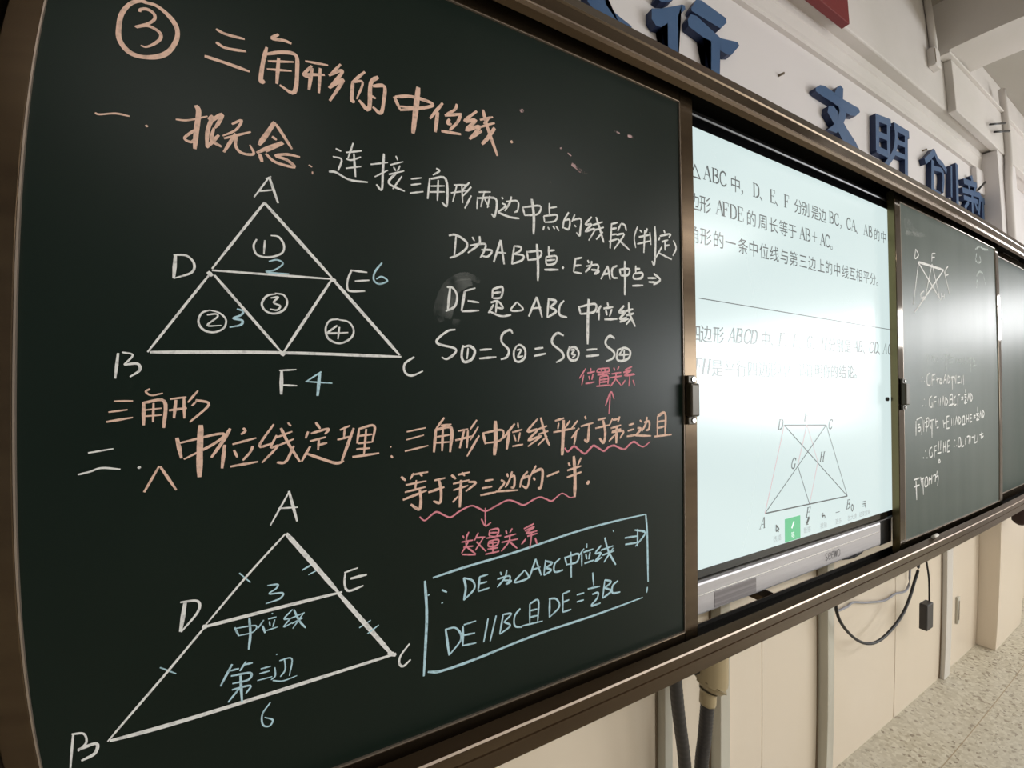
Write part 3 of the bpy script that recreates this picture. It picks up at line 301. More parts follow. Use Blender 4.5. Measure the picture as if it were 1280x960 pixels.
WALL_LETTERS = [
    ('slanting tail of a blue wall character cut off by the top of the photo', 'P', '0 595,982 651,1012 660,969 706,955 745,947 746,939 705,934 634,933 604,950'),
    ('blue wall character 行 standing right beside the cut off one', 'P', '0 846,1085 909,1108 900,1086 880,1071 853,1061 838,1064;0 819,1027 849,1039 888,1061 936,1089 949,1092 951,1082 920,1048 917,897 878,900 879,1011 854,989 834,985 818,997;0 1000,1134 1021,1139 1131,1132 1133,1119 1104,1088 977,1088 975,1096;0 973,1077 998,1082 1103,1058 1185,1078 1192,1069 1154,1026 1133,1018 1099,1019 1094,906 1056,908 1060,1031 1022,1029 963,1037 960,1056'),
    ('blue wall character 文 with crossed legs over the middle of the display', 'P', '0 1777,1135 1804,1156 1827,1151 1821,1107 1756,1105;0 1659,1106 1691,1114 1827,1107 1944,1111 1954,1098 1917,1070 1873,1059 1751,1068 1668,1069 1628,1072 1628,1084;0 1819,1102 1853,1082 1838,1038 1809,997 1767,958 1703,952 1754,989 1781,1024 1794,1055 1781,1074;0 1715,1046 1751,1057 1782,1043 1843,1000 1911,964 1972,916 1846,906 1810,943 1768,977 1706,1019'),
    ('blue wall character 明 made of two ladder shapes right of the crossed legs', 'S', '301 2102,1127 2095,986;311 2098,1121 2220,1138;289 2205,1133 2197,995;256 2104,1054 2195,1062;305 2095,986 2193,990;266 2278,1138 2276,1077 2248,1011 2163,932;336 2270,1136 2404,1140;309 2383,1137 2367,921;222 2278,1073 2373,1080;220 2269,1017 2368,1024'),
    ('blue wall character 创 with a roof shape over the dusty green board', 'S', '302 2694,1139 2628,1092 2586,1067;277 2699,1139 2737,1111 2789,1104 2840,1084;329 2672,1084 2653,905;234 2689,1057 2784,1069 2801,1031 2783,968;200 2677,943 2749,943;204 2919,1124 2902,969;345 2999,1152 2982,926'),
    ('smallest blue wall character 新 furthest along the white wall', 'S', '348 3219,1145 3228,1123;311 3100,1093 3309,1120;242 3164,1094 3173,1068;235 3281,1113 3260,1075;293 3074,1040 3336,1071;258 3087,1002 3301,1026;309 3219,1065 3211,929;235 3148,989 3095,950;232 3257,1013 3287,982;402 3333,1135 3405,1133;273 3341,1113 3349,1062 3316,964;352 3349,1062 3481,1052;330 3402,1055 3394,947'),
]
SCREEN_TEXT = [
    (527, '△829 A873 B904 C933 中982 ，1012 D1069 、1095 E1145 、1167 F1212 分1269 别1308 是1359 边1401 B1453 C1484 ，1512 C1559 A1590 、1615 A1672 B1705 的1752 中1801'),
    (449, '边822 形863 A917 F942 D970 E1001 的1046 周1097 长1145 等1193 于1237 A1287 B1317 ＋1354 A1398 C1427 。1454'),
    (369, '角820 形863 的911 一958 条1008 中1053 位1100 线1147 与1194 第1240 三1289 边1337 上1386 的1432 中1481 线1531 互1577 相1622 平1670 分1716 。1751'),
    (130, '四819 边859 形905 A959 B988 C1021 D1049 中1101 ，1132 E1177 、1199 F1246 、1268 G1318 、1340 H1398 分1444 别1492 是1538 A1593 B1624 、1649 C1698 D1732 、1755 A1797 C1833'),
    (48, 'F831 H858 是899 平948 行995 四1041 边1088 形1130 吗1175 ？1207 请1278 证1317 明1364 你1411 的1455 结1503 论1554 。1590'),
]
# ================================================================= the room
WY = .80            # front wall behind the board
struct(boxo('wall_front', (-2.5, XR, WY, WY + .2, -.62, 1.9), M['wall']))
lw = boxo('wall_front_lower', (-2.5, XR, WY, WY + .2, -1.45, -.62), M['lower']); struct(lw); lw.name = 'wall_lower_front'
# floor in two cast bays with the joint that runs along the board
fl = bpy.data.objects.new('floor', None); COL.objects.link(fl); struct(fl)
bm = bmesh.new(); box(bm, -2.5, XR, .577, WY + .2, -1.50, -1.45); finish('floor_slab', bm, M['floor'], fl)
bm = bmesh.new(); box(bm, -2.5, XR, -1.0, .573, -1.50, -1.45); finish('floor_slab', bm, M['floor'], fl)
bm = bmesh.new(); box(bm, -2.5, XR, -7.2, -1.007, -1.50, -1.45); finish('floor_slab', bm, M['floor'], fl)
bm = bmesh.new(); box(bm, -2.5, XR, .573, .577, -1.50, -1.4508); box(bm, -2.5, XR, -1.007, -1.0, -1.50, -1.452); finish('joint_strip', bm, M['brass'], fl)
CZ = 1.875
struct(boxo('ceiling', (-2.5, XR, -7.2, WY + .2, CZ, CZ + .12), M['ceiling']))
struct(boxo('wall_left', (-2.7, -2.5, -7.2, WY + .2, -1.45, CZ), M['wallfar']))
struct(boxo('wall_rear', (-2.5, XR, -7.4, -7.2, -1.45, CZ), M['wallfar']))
# right wall with three window openings
bm = bmesh.new()
ops = [(-.70, .14, .43, .84), (-4.2, -1.3, -.45, .80), (-6.4, -4.8, -.4, 1.0)]
ys = sorted({-7.2, WY + .2, *[o[0] for o in ops], *[o[1] for o in ops]})
for a, b in zip(ys, ys[1:]):
    hit = [o for o in ops if o[0] <= a and b <= o[1]]
    if hit:
        o = hit[0]; box(bm, XR, XR + .2, a, b, -1.45, o[2]); box(bm, XR, XR + .2, a, b, o[3], CZ)
    else: box(bm, XR, XR + .2, a, b, -1.45, CZ)
struct(finish('wall_right', bm, M['wall']))
for k, (a, b, c, d) in enumerate(ops):
    we = bpy.data.objects.new('window_%d' % (k + 1), None); COL.objects.link(we); struct(we)
    t = .018
    bm = bmesh.new()
    box(bm, XR - .01, XR + .015, a - .03, a, c - .03, d + .03); box(bm, XR - .01, XR + .015, b, b + .03, c - .03, d + .03)
    box(bm, XR - .01, XR + .015, a, b, c - .03, c); box(bm, XR - .01, XR + .015, a, b, d, d + .03)
    finish('window_frame', bm, M['whitepost'], we)
    nb = 4 if k == 0 else 2
    for j in range(1, nb):
        z = c + (d - c) * j / nb
        boxo('window_bar', (XR - .008, XR + .01, a, b, z - .009, z + .009), M['greymetal'], we)
    if k:
        for j in range(1, 3):
            y = a + (b - a) * j / 3
            boxo('window_bar', (XR - .009, XR + .012, y - .02, y + .02, c, d), M['whitepost'], we)

# mouldings and beam over the letters (steps measured up the wall)
prof = [(.80, 1.236), (.786, 1.236), (.785, 1.247), (.7885, 1.2485), (.786, 1.251), (.786, 1.267), (.779, 1.300), (.7815, 1.302), (.776, 1.306), (.776, 1.335), (.780, 1.3365), (.780, 1.345), (.80, 1.345)]
struct(extrude_x('trim_1', prof, -2.5, 3.55, M['beam']))
struct(boxo('beam_front', (-2.5, XR, .739, .801, 1.345, CZ), M['beam'], bevel=.006))
struct(boxo('beam_cross', (2.70, 2.834, -7.2, .739, 1.612, CZ), M['beam']))
struct(boxo('beam_cross_half', (2.842, 3.0, -7.2, .739, 1.618, CZ), M['beam']))
struct(boxo('beam_boxing', (2.765, XR, .705, .7395, 1.335, 1.60), M['beam'], bevel=.004))
struct(boxo('beam_cap', (2.70, XR, .69, .7395, 1.60, 1.612), M['beam'], bevel=.003))
struct(boxo('pilaster_right', (3.30, 3.81, .712, .801, -1.45, .60), M['lower'], bevel=.004))
struct(boxo('pilaster_upper', (3.43, 3.81, .712, .801, .60, 1.335), M['wall'], bevel=.004))
struct(boxo('beam_block', (3.30, 3.43, .775, .801, 1.09, 1.23), M['wall'], bevel=.006))

def tagged_tube(name, label, cat, pts, r, m_, seg=10, k=6, group=None):
    bm = bmesh.new(); tube(bm, pts, r, seg, 0, k); return tag(finish(name, bm, m_), label, cat, group)
# surface trunkings and pipes
tagged_tube('ceiling_pipe', 'slim white vertical pipe in the corner beside the ceiling cross beam', 'pipe',
            [(2.60, .722, CZ), (2.60, .722, 1.57)], .016, M['beam'], 12, 0)
t = thing('pipe_box', 'short white junction cover at the foot of the corner pipe', 'junction box')
boxo('cover', (2.555, 2.625, .708, .739, 1.49, 1.58), M['beam'], t, .003)
boxo('side_slot', (2.557, 2.563, .7065, .709, 1.50, 1.57), M['grout'], t)
tagged_tube('elbow_pipe', 'white pipe bending down over the far end of the wall beam', 'pipe',
            [(3.60, .692, 1.75), (3.58, .692, 1.45), (3.56, .692, 1.30), (3.54, .694, 1.22), (3.53, .698, 1.1), (3.53, .698, .76)], .020, M['beam'], 12, 5)
for i, (p0, p1, lab) in enumerate([((3.24, .690, 1.41), (3.42, .662, 1.465), 'upper of two black rods sticking out of the beam beside the elbow pipe'),
                        ((3.31, .690, 1.39), (3.50, .664, 1.445), 'lower of two black rods sticking out of the beam beside the elbow pipe'),
                        ((3.514, .771, 1.345), (3.514, .769, 1.297), 'short upright black rod near the end of the moulding'),
                        ((3.13, .735, 1.035), (3.20, .720, 1.09), 'slanted black rod just right of the last blue character')]):
    tagged_tube('black_rod', lab, 'rod', [p0, p1], .0055, M['black'], 8, 0)
for i, (x, z, lab) in enumerate([(1.435, 1.075, 'short dark nail in the wall left of the character with crossed legs'),
                               (2.62, 1.135, 'dark nail in the white wall between the third and fourth blue characters')]):
    bm = bmesh.new(); cyl(bm, (x, .80, z), (x + .012, .786, z + .004), .004, 8); tag(finish('wall_nail', bm, M['grout']), lab, 'nail')

# plaque on the beam
t = thing('red_plaque', 'red square edged plaque on the beam, cut by the top of the photo', 'plaque')
boxo('board', (1.18, 1.742, .712, .739, 1.322, 1.75), M['red'], t, .002)

# lower wall posts
def post(x0, x1, yf, zt, m_, lab, zb=-1.45):
    t = thing('wall_post', lab, 'post')
    boxo('profile', (x0, x1, yf, WY, zb, zt), m_, t, .002)
    boxo('joint', (x0 - .006, x0, WY - .004, WY, zb, zt), M['grout'], t)
post(.835, .864, .772, -.50, M['post'], 'grey cream vertical post left of the two black conduits')
post(1.050, 1.092, .765, -.50, M['post'], 'grey cream vertical post behind the right hand black conduit')
post(1.630, 1.674, .766, -.50, M['post'], 'grey cream vertical post under the display left of the looped cable')
post(2.762, 2.836, .779, -.50, M['whitepost'], 'wide white vertical post where the cream wall meets the terrazzo corner')
# panel joints of the lower wall
for x in (1.30, 2.25):
    struct(boxo('trim_joint', (x, x + .003, WY - .0012, WY + .001, -1.45, -.63), M['faintjoint']))
t = thing('wall_socket_slot', 'narrow upright grey slot low on the wall beside the wide white post', 'slot')
boxo('cover', (2.955, 2.985, .790, .80, -1.23, -1.09), M['post'], t, .002); boxo('slot', (2.966, 2.974, .7885, .791, -1.21, -1.11), M['grout'], t)

# ceiling lamps (tube fittings over the class)
for i, (tx, ty) in enumerate(TUBES):
    t = thing('tube_lamp', 'white tube lamp under the ceiling, %s row from the board, %s' % (('first', 'second')[i // 3], ('left side', 'middle', 'window side')[i % 3]), 'lamp', group='tube lamps under the ceiling')
    boxo('housing', (tx - .62, tx + .62, ty - .05, ty + .05, 1.80, 1.86), M['whitepost'], t, .004)
    for s in (-.4, .4):
        boxo('hanger', (tx + s - .01, tx + s + .01, ty - .01, ty + .01, 1.86, CZ), M['whitepost'], t)

# ================================================================= board frame
XL, XE = -.43, 4.05
t = thing('board_frame', 'long bronze aluminium frame with sliding tracks round the whole blackboard', 'board frame')
top = [(.797, .751), (.620, .751), (.6065, .7160), (.6030, .7138), (.6050, .7105), (.6015, .682), (.5985, .675), (.601, .668), (.612, .6625), (.618, .668),
       (.618, .742), (.788, .742), (.788, .560), (.797, .560)]
ids = [0, 0, 2, 0, 0, 2, 0, 0, 0, 1, 1, 1, 1, 0]  # edge colour paints the highlight lines, dark colour the shade in the channel
extrude_x('top_rail', top, XL, XE, [M['bronze'], M['shade_dark'], M['edge']], t, ids)
bot = [(.597, -.6165), (.597, -.590), (.6005, -.5885), (.5965, -.586), (.5965, -.5675), (.5985, -.5645), (.617, -.5565), (.620, -.560), (.620, -.612),
       (.690, -.612), (.690, -.602), (.697, -.598), (.704, -.602), (.704, -.6165)]
ids = [0, 0, 2, 0, 2, 0, 0, 1, 1, 1, 1, 2, 0, 0]
extrude_x('bottom_rail', bot, XL, XE, [M['bronze'], M['shade_dark'], M['edge']], t, ids)
boxo('left_post', (XL - .06, XL + .075, .600, .80, -.62, .752), M['bronze'], t, .004)
boxo('right_post', (3.665, 3.74, .664, .70, -.60, .738), M['shade_dark'], t)
for x in (-.2, 1.15, 2.5, 3.9):
    boxo('wall_bracket', (x, x + .05, .704, .80, -.6165, -.600), M['bronze'], t)

def handle(x, z, parent, yf):
    h = boxo('handle', (x - .014, x + .014, yf - .018, yf - .001, z - .037, z + .037), M['brown'], parent, .004)
    boxo('mount_tab', (x - .012, x + .012, yf - .008, yf - .001, z - .055, z - .037), M['brown'], h, .002)
    boxo('mount_tab', (x - .012, x + .012, yf - .008, yf - .001, z + .037, z + .055), M['brown'], h, .002)
    for s in (-1, 1):
        bm = bmesh.new(); cyl(bm, (x + .004, yf - .0075, z + s * .046), (x + .004, yf - .0105, z + s * .046), .0055, 14); finish('screw', bm, M['chrome'], h, smooth=False)

def panel(t, x0, x1, z0, z1, yf, surf, fl_=.041, fr=.041, fb=.040, ft=.033, mt=None, depth=.016, left_side=None):
    """frame members stand 4 mm proud of the writing surface; (x0..x1, z0..z1) is the writing surface"""
    mt = mt or M['bronze']
    s = boxo('writing_surface', (x0 - .003, x1 + .003, yf, yf + .012, z0 - .003, z1 + .003), surf, t)
    ls = boxo('left_stile', (x0 - fl_, x0, yf - .004, yf + depth, z0 - fb, z1 + ft), mt, t, .0015)
    if left_side: boxo('side_face', (x0 - fl_ - .0015, x0 - fl_ + .001, yf - .0025, yf + depth + .001, z0 - fb + .001, z1 + ft - .001), left_side, ls)  # gives the stile's left face a lighter yellowish tone
    boxo('right_stile', (x1, x1 + fr, yf - .004, yf + depth, z0 - fb, z1 + ft), mt, t, .0015)
    boxo('top_member', (x0, x1, yf - .003, yf + depth, z1, z1 + ft), mt, t, .0015)
    boxo('bottom_member', (x0, x1, yf - .003, yf + depth, z0 - fb, z0), mt, t, .0015)
    # bright inner lip
    bm = bmesh.new()
    e = .0022
    box(bm, x0, x0 + e, yf - .0035, yf, z0, z1); box(bm, x1 - e * .4, x1, yf - .0035, yf, z0, z1)
    box(bm, x0, x1, yf - .0035, yf, z0, z0 + e); box(bm, x0, x1, yf - .0032, yf, z1 - e * .5, z1)
    finish('inner_lip', bm, M['edge'], t)
    return s
def write(data, y, parent, u=2000.):
    for nm, c, s in data:
        dia = 'diagram' in nm or 'box drawn' in nm or 'sketch' in nm
        o = bpy.data.objects.new('chalk_smudges' if c in 'SE' else ('chalk_drawing' if dia else 'chalk_writing'), None)
        COL.objects.link(o); o.parent = parent; o.empty_display_size = .05
        o['label'] = nm if c in 'SE' else ((('chalk drawing, ' if dia else 'chalk writing, ')) + nm)
        for g in s.split('|'):
            bm = bmesh.new(); k = 0
            for wd, pts in parse(g, u):
                ribbon(bm, pts, wd, y, .0004 + .00004 * (k % 9), taper=(wd > .0015), rnd=.22); k += 1
            finish('smudge' if c in 'SE' else ('chalk_figure' if dia else 'chalk_character'), bm, M[c], o, flat=True)

p1 = thing('sliding_blackboard', 'large dark green sliding blackboard covered with orange, white, blue and pink chalk', 'blackboard')
s1 = panel(p1, -.299, .747, -.549, .651, .635, M['board'])
handle(.762, -.028, p1, .631)
write(BOARD_INK, .635, p1)
p2 = thing('sliding_blackboard', 'dusty grey green sliding blackboard right of the display with a chalk trapezium', 'blackboard')
s2 = panel(p2, 1.857, 2.899, -.546, .654, .635, M['board2'], fl_=.042, left_side=M['bronze_light'], mt=M['bronze_gloss'])
handle(1.837, -.028, p2, .631)
write(SECOND_INK, .635, p2)
p3 = thing('fixed_blackboard', 'narrow strip of bare green blackboard at the far right end of the frame', 'blackboard')
panel(p3, 2.60, 3.62, -.545, .657, .668, M['board3'], depth=.02)

# ================================================================= display
t = thing('interactive_display', 'large lit interactive display showing a geometry exercise, silver bar below', 'display')
SX0, SX1, SZ0, SZ1, SY = .52, 2.42, -.437, .633, .660
boxo('screen', (SX0, SX1, SY, SY + .008, SZ0, SZ1), M['screen'], t)
boxo('housing', (SX0 - .03, SX1 + .03, SY + .010, SY + .075, SZ0 - .02, SZ1 + .042), M['black'], t, .004)
bm = bmesh.new()
box(bm, SX0 - .012, SX1 + .012, SY - .001, SY + .012, SZ1, SZ1 + .026); box(bm, SX0 - .012, SX1 + .012, SY - .001, SY + .012, SZ0 - .019, SZ0)
box(bm, SX0 - .012, SX0, SY - .001, SY + .012, SZ0, SZ1); box(bm, SX1, SX1 + .012, SY - .001, SY + .012, SZ0, SZ1)
finish('glass_border', bm, M['glossblack'], t)
extrude_x('top_bezel', [(SY - .002, SZ1 + .026), (SY - .004, SZ1 + .029), (SY + .002, SZ1 + .0435), (SY + .02, SZ1 + .0455), (SY + .02, SZ1 + .026)], SX0 - .03, SX1 + .03, [M['greymetal'], M['chrome']], t, [0, 0, 1, 0, 0])  # chrome facet stands in for the highlight along the top edge
extrude_x('bottom_bezel', [(SY - .002, SZ0 - .019), (SY - .004, SZ0 - .0205), (SY - .004, SZ0 - .0225), (SY - .002, SZ0 - .0235), (SY - .004, SZ0 - .0245), (SY + .012, SZ0 - .026), (SY + .02, SZ0 - .019)], SX0 - .03, SX1 + .03, [M['glossblack'], M['silver']], t, [0, 0, 0, 1, 0, 0, 0])
bar = boxo('speaker_bar', (.62, 1.735, SY - .006, SY + .055, -.543, SZ0 - .027), M['silver'], t, .006)
boxo('seam', (.622, 1.72, SY - .0066, SY - .0055, -.4945, -.493), M['chrome'], bar)
boxo('port_cover', (.875, 1.039, SY - .0068, SY - .005, -.536, -.498), M['silverdark'], bar)
boxo('corner_bracket', (1.755, 1.84, SY + .004, SY + .06, -.552, SZ0 - .022), M['black'], t, .002)
boxo('mount_arm', (1.30, 1.335, SY + .03, WY, -.560, -.53), M['black'], t)
bm = bmesh.new(); cyl(bm, (1.80, SY - .006, -.045), (1.80, SY, -.045), .007, 12)
kn = finish('stylus_clip', bm, M['black'], t)

def glyph_mesh(body, size, parent, m_, x, z, y, name='screen_text', shear=0.0, sx=1.0, off=0.0, ext=0.0):
    c = bpy.data.curves.new('text', 'FONT'); c.body = body; c.size = size; c.shear = shear; c.offset = off; c.extrude = ext
    c.resolution_u = 3; c.align_x = 'CENTER'
    o = bpy.data.objects.new('text', c); COL.objects.link(o)
    dg = bpy.context.evaluated_depsgraph_get(); me = bpy.data.meshes.new_from_object(o.evaluated_get(dg))
    bpy.data.objects.remove(o)
    xs = [v.co.x for v in me.vertices]
    out = [[(v.co.x * sx + x, y - v.co.z, v.co.y + z + Z0) for v in me.vertices], [tuple(pl.vertices) for pl in me.polygons]]
    bpy.data.meshes.remove(me)
    return out
def merge(name, parts, m_, parent, lab=None):
    V = []; F = []
    for v, f in parts:
        k = len(V); V += v; F += [tuple(i + k for i in q) for q in f]
    me = bpy.data.meshes.new(name); me.from_pydata(V, [], F); me.materials.append(m_)
    o = bpy.data.objects.new(name, me); COL.objects.link(o); o.parent = parent
    if lab: o['label'] = lab
    return o
TY = SY - .0008
T_, N_ = .15, .05     # thick and thin stems of the serif capitals
SERIF = {
 'A': [(N_, [(.08, 0), (.5, 1)]), (T_, [(.5, 1), (.90, 0)]), (N_, [(.24, .36), (.74, .36)]), (N_, [(-.04, 0), (.24, 0)]), (N_, [(.72, 0), (1.04, 0)])],
 'B': [(T_, [(.2, 0), (.2, 1)]), (N_, [(.02, 0), (.5, 0)]), (N_, [(.02, .98), (.45, .98)]), (N_, [(.2, .52), (.5, .52)]), (.11, [(.45, .98), (.72, .9), (.72, .62), (.45, .52)]), (.12, [(.5, .52), (.82, .40), (.82, .12), (.5, 0)])],
 'C': [(.12, [(.86, .74), (.74, .92), (.5, .98), (.2, .84), (.1, .5), (.2, .14), (.5, 0), (.78, .08), (.9, .22)]), (N_, [(.87, .98), (.87, .70)])],
 'D': [(T_, [(.2, 0), (.2, 1)]), (N_, [(.02, 0), (.5, 0)]), (N_, [(.02, .98), (.5, .98)]), (.13, [(.5, .98), (.84, .80), (.90, .5), (.84, .18), (.5, 0)])],
 'E': [(T_, [(.2, 0), (.2, 1)]), (N_, [(.02, 0), (.82, 0)]), (N_, [(.02, .98), (.80, .98)]), (N_, [(.2, .52), (.6, .52)]), (N_, [(.82, 0), (.88, .24)]), (N_, [(.80, .98), (.80, .76)]), (N_, [(.6, .40), (.6, .64)])],
 'F': [(T_, [(.2, 0), (.2, 1)]), (N_, [(.02, 0), (.42, 0)]), (N_, [(.02, .98), (.80, .98)]), (N_, [(.2, .52), (.6, .52)]), (N_, [(.80, .98), (.80, .74)]), (N_, [(.6, .40), (.6, .64)])],
 'G': [(.12, [(.84, .76), (.74, .92), (.5, .98), (.2, .84), (.1, .5), (.2, .14), (.5, 0), (.80, .10)]), (N_, [(.85, .98), (.85, .72)]), (.13, [(.80, .42), (.80, .06)]), (N_, [(.62, .42), (.94, .42)])],
 'H': [(T_, [(.2, 0), (.2, 1)]), (T_, [(.84, 0), (.84, 1)]), (N_, [(.2, .5), (.84, .5)]), (N_, [(.02, 0), (.38, 0)]), (N_, [(.02, .98), (.38, .98)]), (N_, [(.66, 0), (1.02, 0)]), (N_, [(.66, .98), (1.02, .98)])],
 '+': [(.06, [(.5, .08), (.5, .92)]), (.06, [(.05, .5), (.95, .5)])]}
def serif(ch, x, z, h, y, shear=0.0):
    bm = bmesh.new(); wd = h * .80
    for k, (t_, P) in enumerate(SERIF[ch]):
        ribbon(bm, [(x + (px - .5) * wd + shear * (pz - .5) * h, z + pz * h) for px, pz in P], t_ * h, y, .00005 * k, taper=False, rnd=0)
    out = [[(v.co.x, v.co.y, v.co.z) for v in bm.verts], [tuple(v.index for v in f.verts) for f in (bm.verts.index_update() or bm.faces)]]
    bm.free(); return out
CACHE = {}
for k, (z, s) in enumerate(SCREEN_TEXT):
    parts = []
    for tok in s.split(' '):
        ch, x = tok[0], int(tok[1:]) / 1000
        z_ = z / 1000
        if ch in '△': parts.append(glyph_mesh(ch, .046, t, 0, x, z_ - .020, TY, sx=.95))
        elif ch.isascii() or ch in '＋': parts.append(serif(ch if ch != '＋' else '+', x, z_ - .0155, .037, TY, shear=.25 if k > 2 else 0))
        elif ch in '，、。？': parts.append(glyph_mesh(ch, .042, t, 0, x + .008, z_ - .019, TY))
        else: parts.append(glyph_mesh(ch, .046, t, 0, x, z_ - .0175, TY, sx=.96))
    merge('screen_text', parts, M['ink'], t, 'dark printed line of the exercise, %s' % ['starting △ABC中', 'starting 边形AFDE', 'starting 角形的一条', 'starting 四边形ABCD', 'starting FH是平行'][k])
# rule and diagram
def line(bm, a, b, wd): ribbon(bm, [a, b], wd, TY, .0001, taper=False, rnd=0)
bm = bmesh.new(); line(bm, (.834, .215), (1.835, .202), .0022); finish('screen_rule', bm, M['ink'], t, flat=True)
D_, F_, C_, A_, B_, E_, G_, H_ = (1.181, -.107), (1.296, -.111), (1.402, -.117), (1.088, -.340), (1.523, -.349), (1.305, -.345), (1.245, -.226), (1.352, -.225)
bm = bmesh.new()
for a, b, wd in ((D_, C_, .0034), (C_, B_, .0026), (A_, B_, .0036), (A_, C_, .0026), (D_, B_, .0026), (G_, E_, .0026)): line(bm, a, b, wd)
finish('screen_diagram', bm, M['ink'], t, flat=True)['label'] = 'grey lines of the trapezium diagram'
bm = bmesh.new()
for a, b, wd in ((D_, A_, .003), (G_, F_, .003), (F_, H_, .0022), (H_, E_, .003)): line(bm, a, b, wd)
finish('screen_diagram', bm, M['inkpink'], t, flat=True)['label'] = 'pale pink lines over the trapezium diagram'
parts = [serif(c, x, z - .014, .029, TY, shear=.3) for c, (x, z) in
         {'D': (1.165, -.104), 'F': (1.296, -.086), 'C': (1.428, -.116), 'G': (1.226, -.218), 'H': (1.377, -.212), 'A': (1.080, -.364), 'E': (1.300, -.368), 'B': (1.53, -.376)}.items()]
merge('screen_text', parts, M['ink'], t, 'letters at the corners of the trapezium diagram')
# toolbar
boxo('tool_button', (1.181, 1.256, TY - .0003, TY + .0006, -.435, -.370), M['inkgreen'], t)['label'] = 'green selected pen button'
TY2 = TY - .0006
bm = bmesh.new()
ribbon(bm, [(1.212, -.400), (1.224, -.382)], .006, TY2, .0001, taper=False, rnd=0); finish('tool_icon', bm, M['inkwhite'], t, flat=True)['label'] = 'white pen icon on the green button'
merge('screen_text', [glyph_mesh('笔', .018, t, 0, 1.2175, -.426, TY2)], M['inkwhite'], t)
bm = bmesh.new()
for st, wd in (([(1.138, -.378), (1.138, -.396), (1.152, -.391)], .004), ([(1.144, -.390), (1.149, -.400)], .004), ([(1.138, -.380), (1.150, -.391)], .005),
               ([(1.288, -.400), (1.301, -.382)], .009), ([(1.285, -.402), (1.297, -.402)], .002),
               ([(1.370, -.388), (1.378, -.381)], .004), ([(1.370, -.388), (1.378, -.394)], .004), ([(1.371, -.388), (1.386, -.391), (1.387, -.399)], .004),
               ([(1.450, -.391), (1.474, -.391)], .002),
               ([(1.552, -.379), (1.545, -.388), (1.552, -.401), (1.559, -.388), (1.552, -.379)], .004),
               ([(1.620, -.381), (1.640, -.381)], .003), ([(1.620, -.388), (1.640, -.388)], .003), ([(1.620, -.395), (1.634, -.395)], .003), ([(1.634, -.389), (1.640, -.402)], .004)):
    ribbon(bm, st, wd, TY2, .0001, taper=False, rnd=0)
finish('tool_icon', bm, M['ink'], t, flat=True)['label'] = 'row of dark tool icons'
merge('screen_text', [glyph_mesh(c, .019, t, 0, x, z, TY2) for c, x, z in
      (('选择', 1.143, -.424), ('板擦', 1.291, -.424), ('撤销', 1.380, -.426), ('更多', 1.466, -.427), ('放大镜', 1.551, -.427), ('结束放映', 1.634, -.427))], M['inkgrey'], t, 'grey captions under the tool icons')
LG = []
for ch, st in (('s', [[(.82, .86), (.5, 1.0), (.2, .80), (.5, .52), (.82, .24), (.5, 0), (.15, .14)]]),
               ('e', [[(.12, .52), (.86, .56), (.78, .9), (.48, 1.0), (.12, .74), (.12, .28), (.46, 0), (.84, .14)]]),
               ('e', [[(.12, .52), (.86, .56), (.78, .9), (.48, 1.0), (.12, .74), (.12, .28), (.46, 0), (.84, .14)]]),
               ('w', [[(.02, 1.0), (.22, 0)], [(.22, 0), (.5, .9)], [(.5, .9), (.78, 0)], [(.78, 0), (.98, 1.0)]]),
               ('o', [[(.5, 1.0), (.12, .78), (.12, .22), (.5, 0), (.88, .22), (.88, .78), (.5, 1.0)]])): LG.append(st)
bm = bmesh.new()
for i, st in enumerate(LG):
    for P in st: ribbon(bm, [(1.376 + i * .0178 + px * .0158, -.5245 + pz * .0215) for px, pz in P], .0017, SY - .0066, .0001, taper=False, rnd=0)
finish('maker_mark', bm, M['logo'], bar, flat=True)['label'] = 'thin dark lettering seewo'

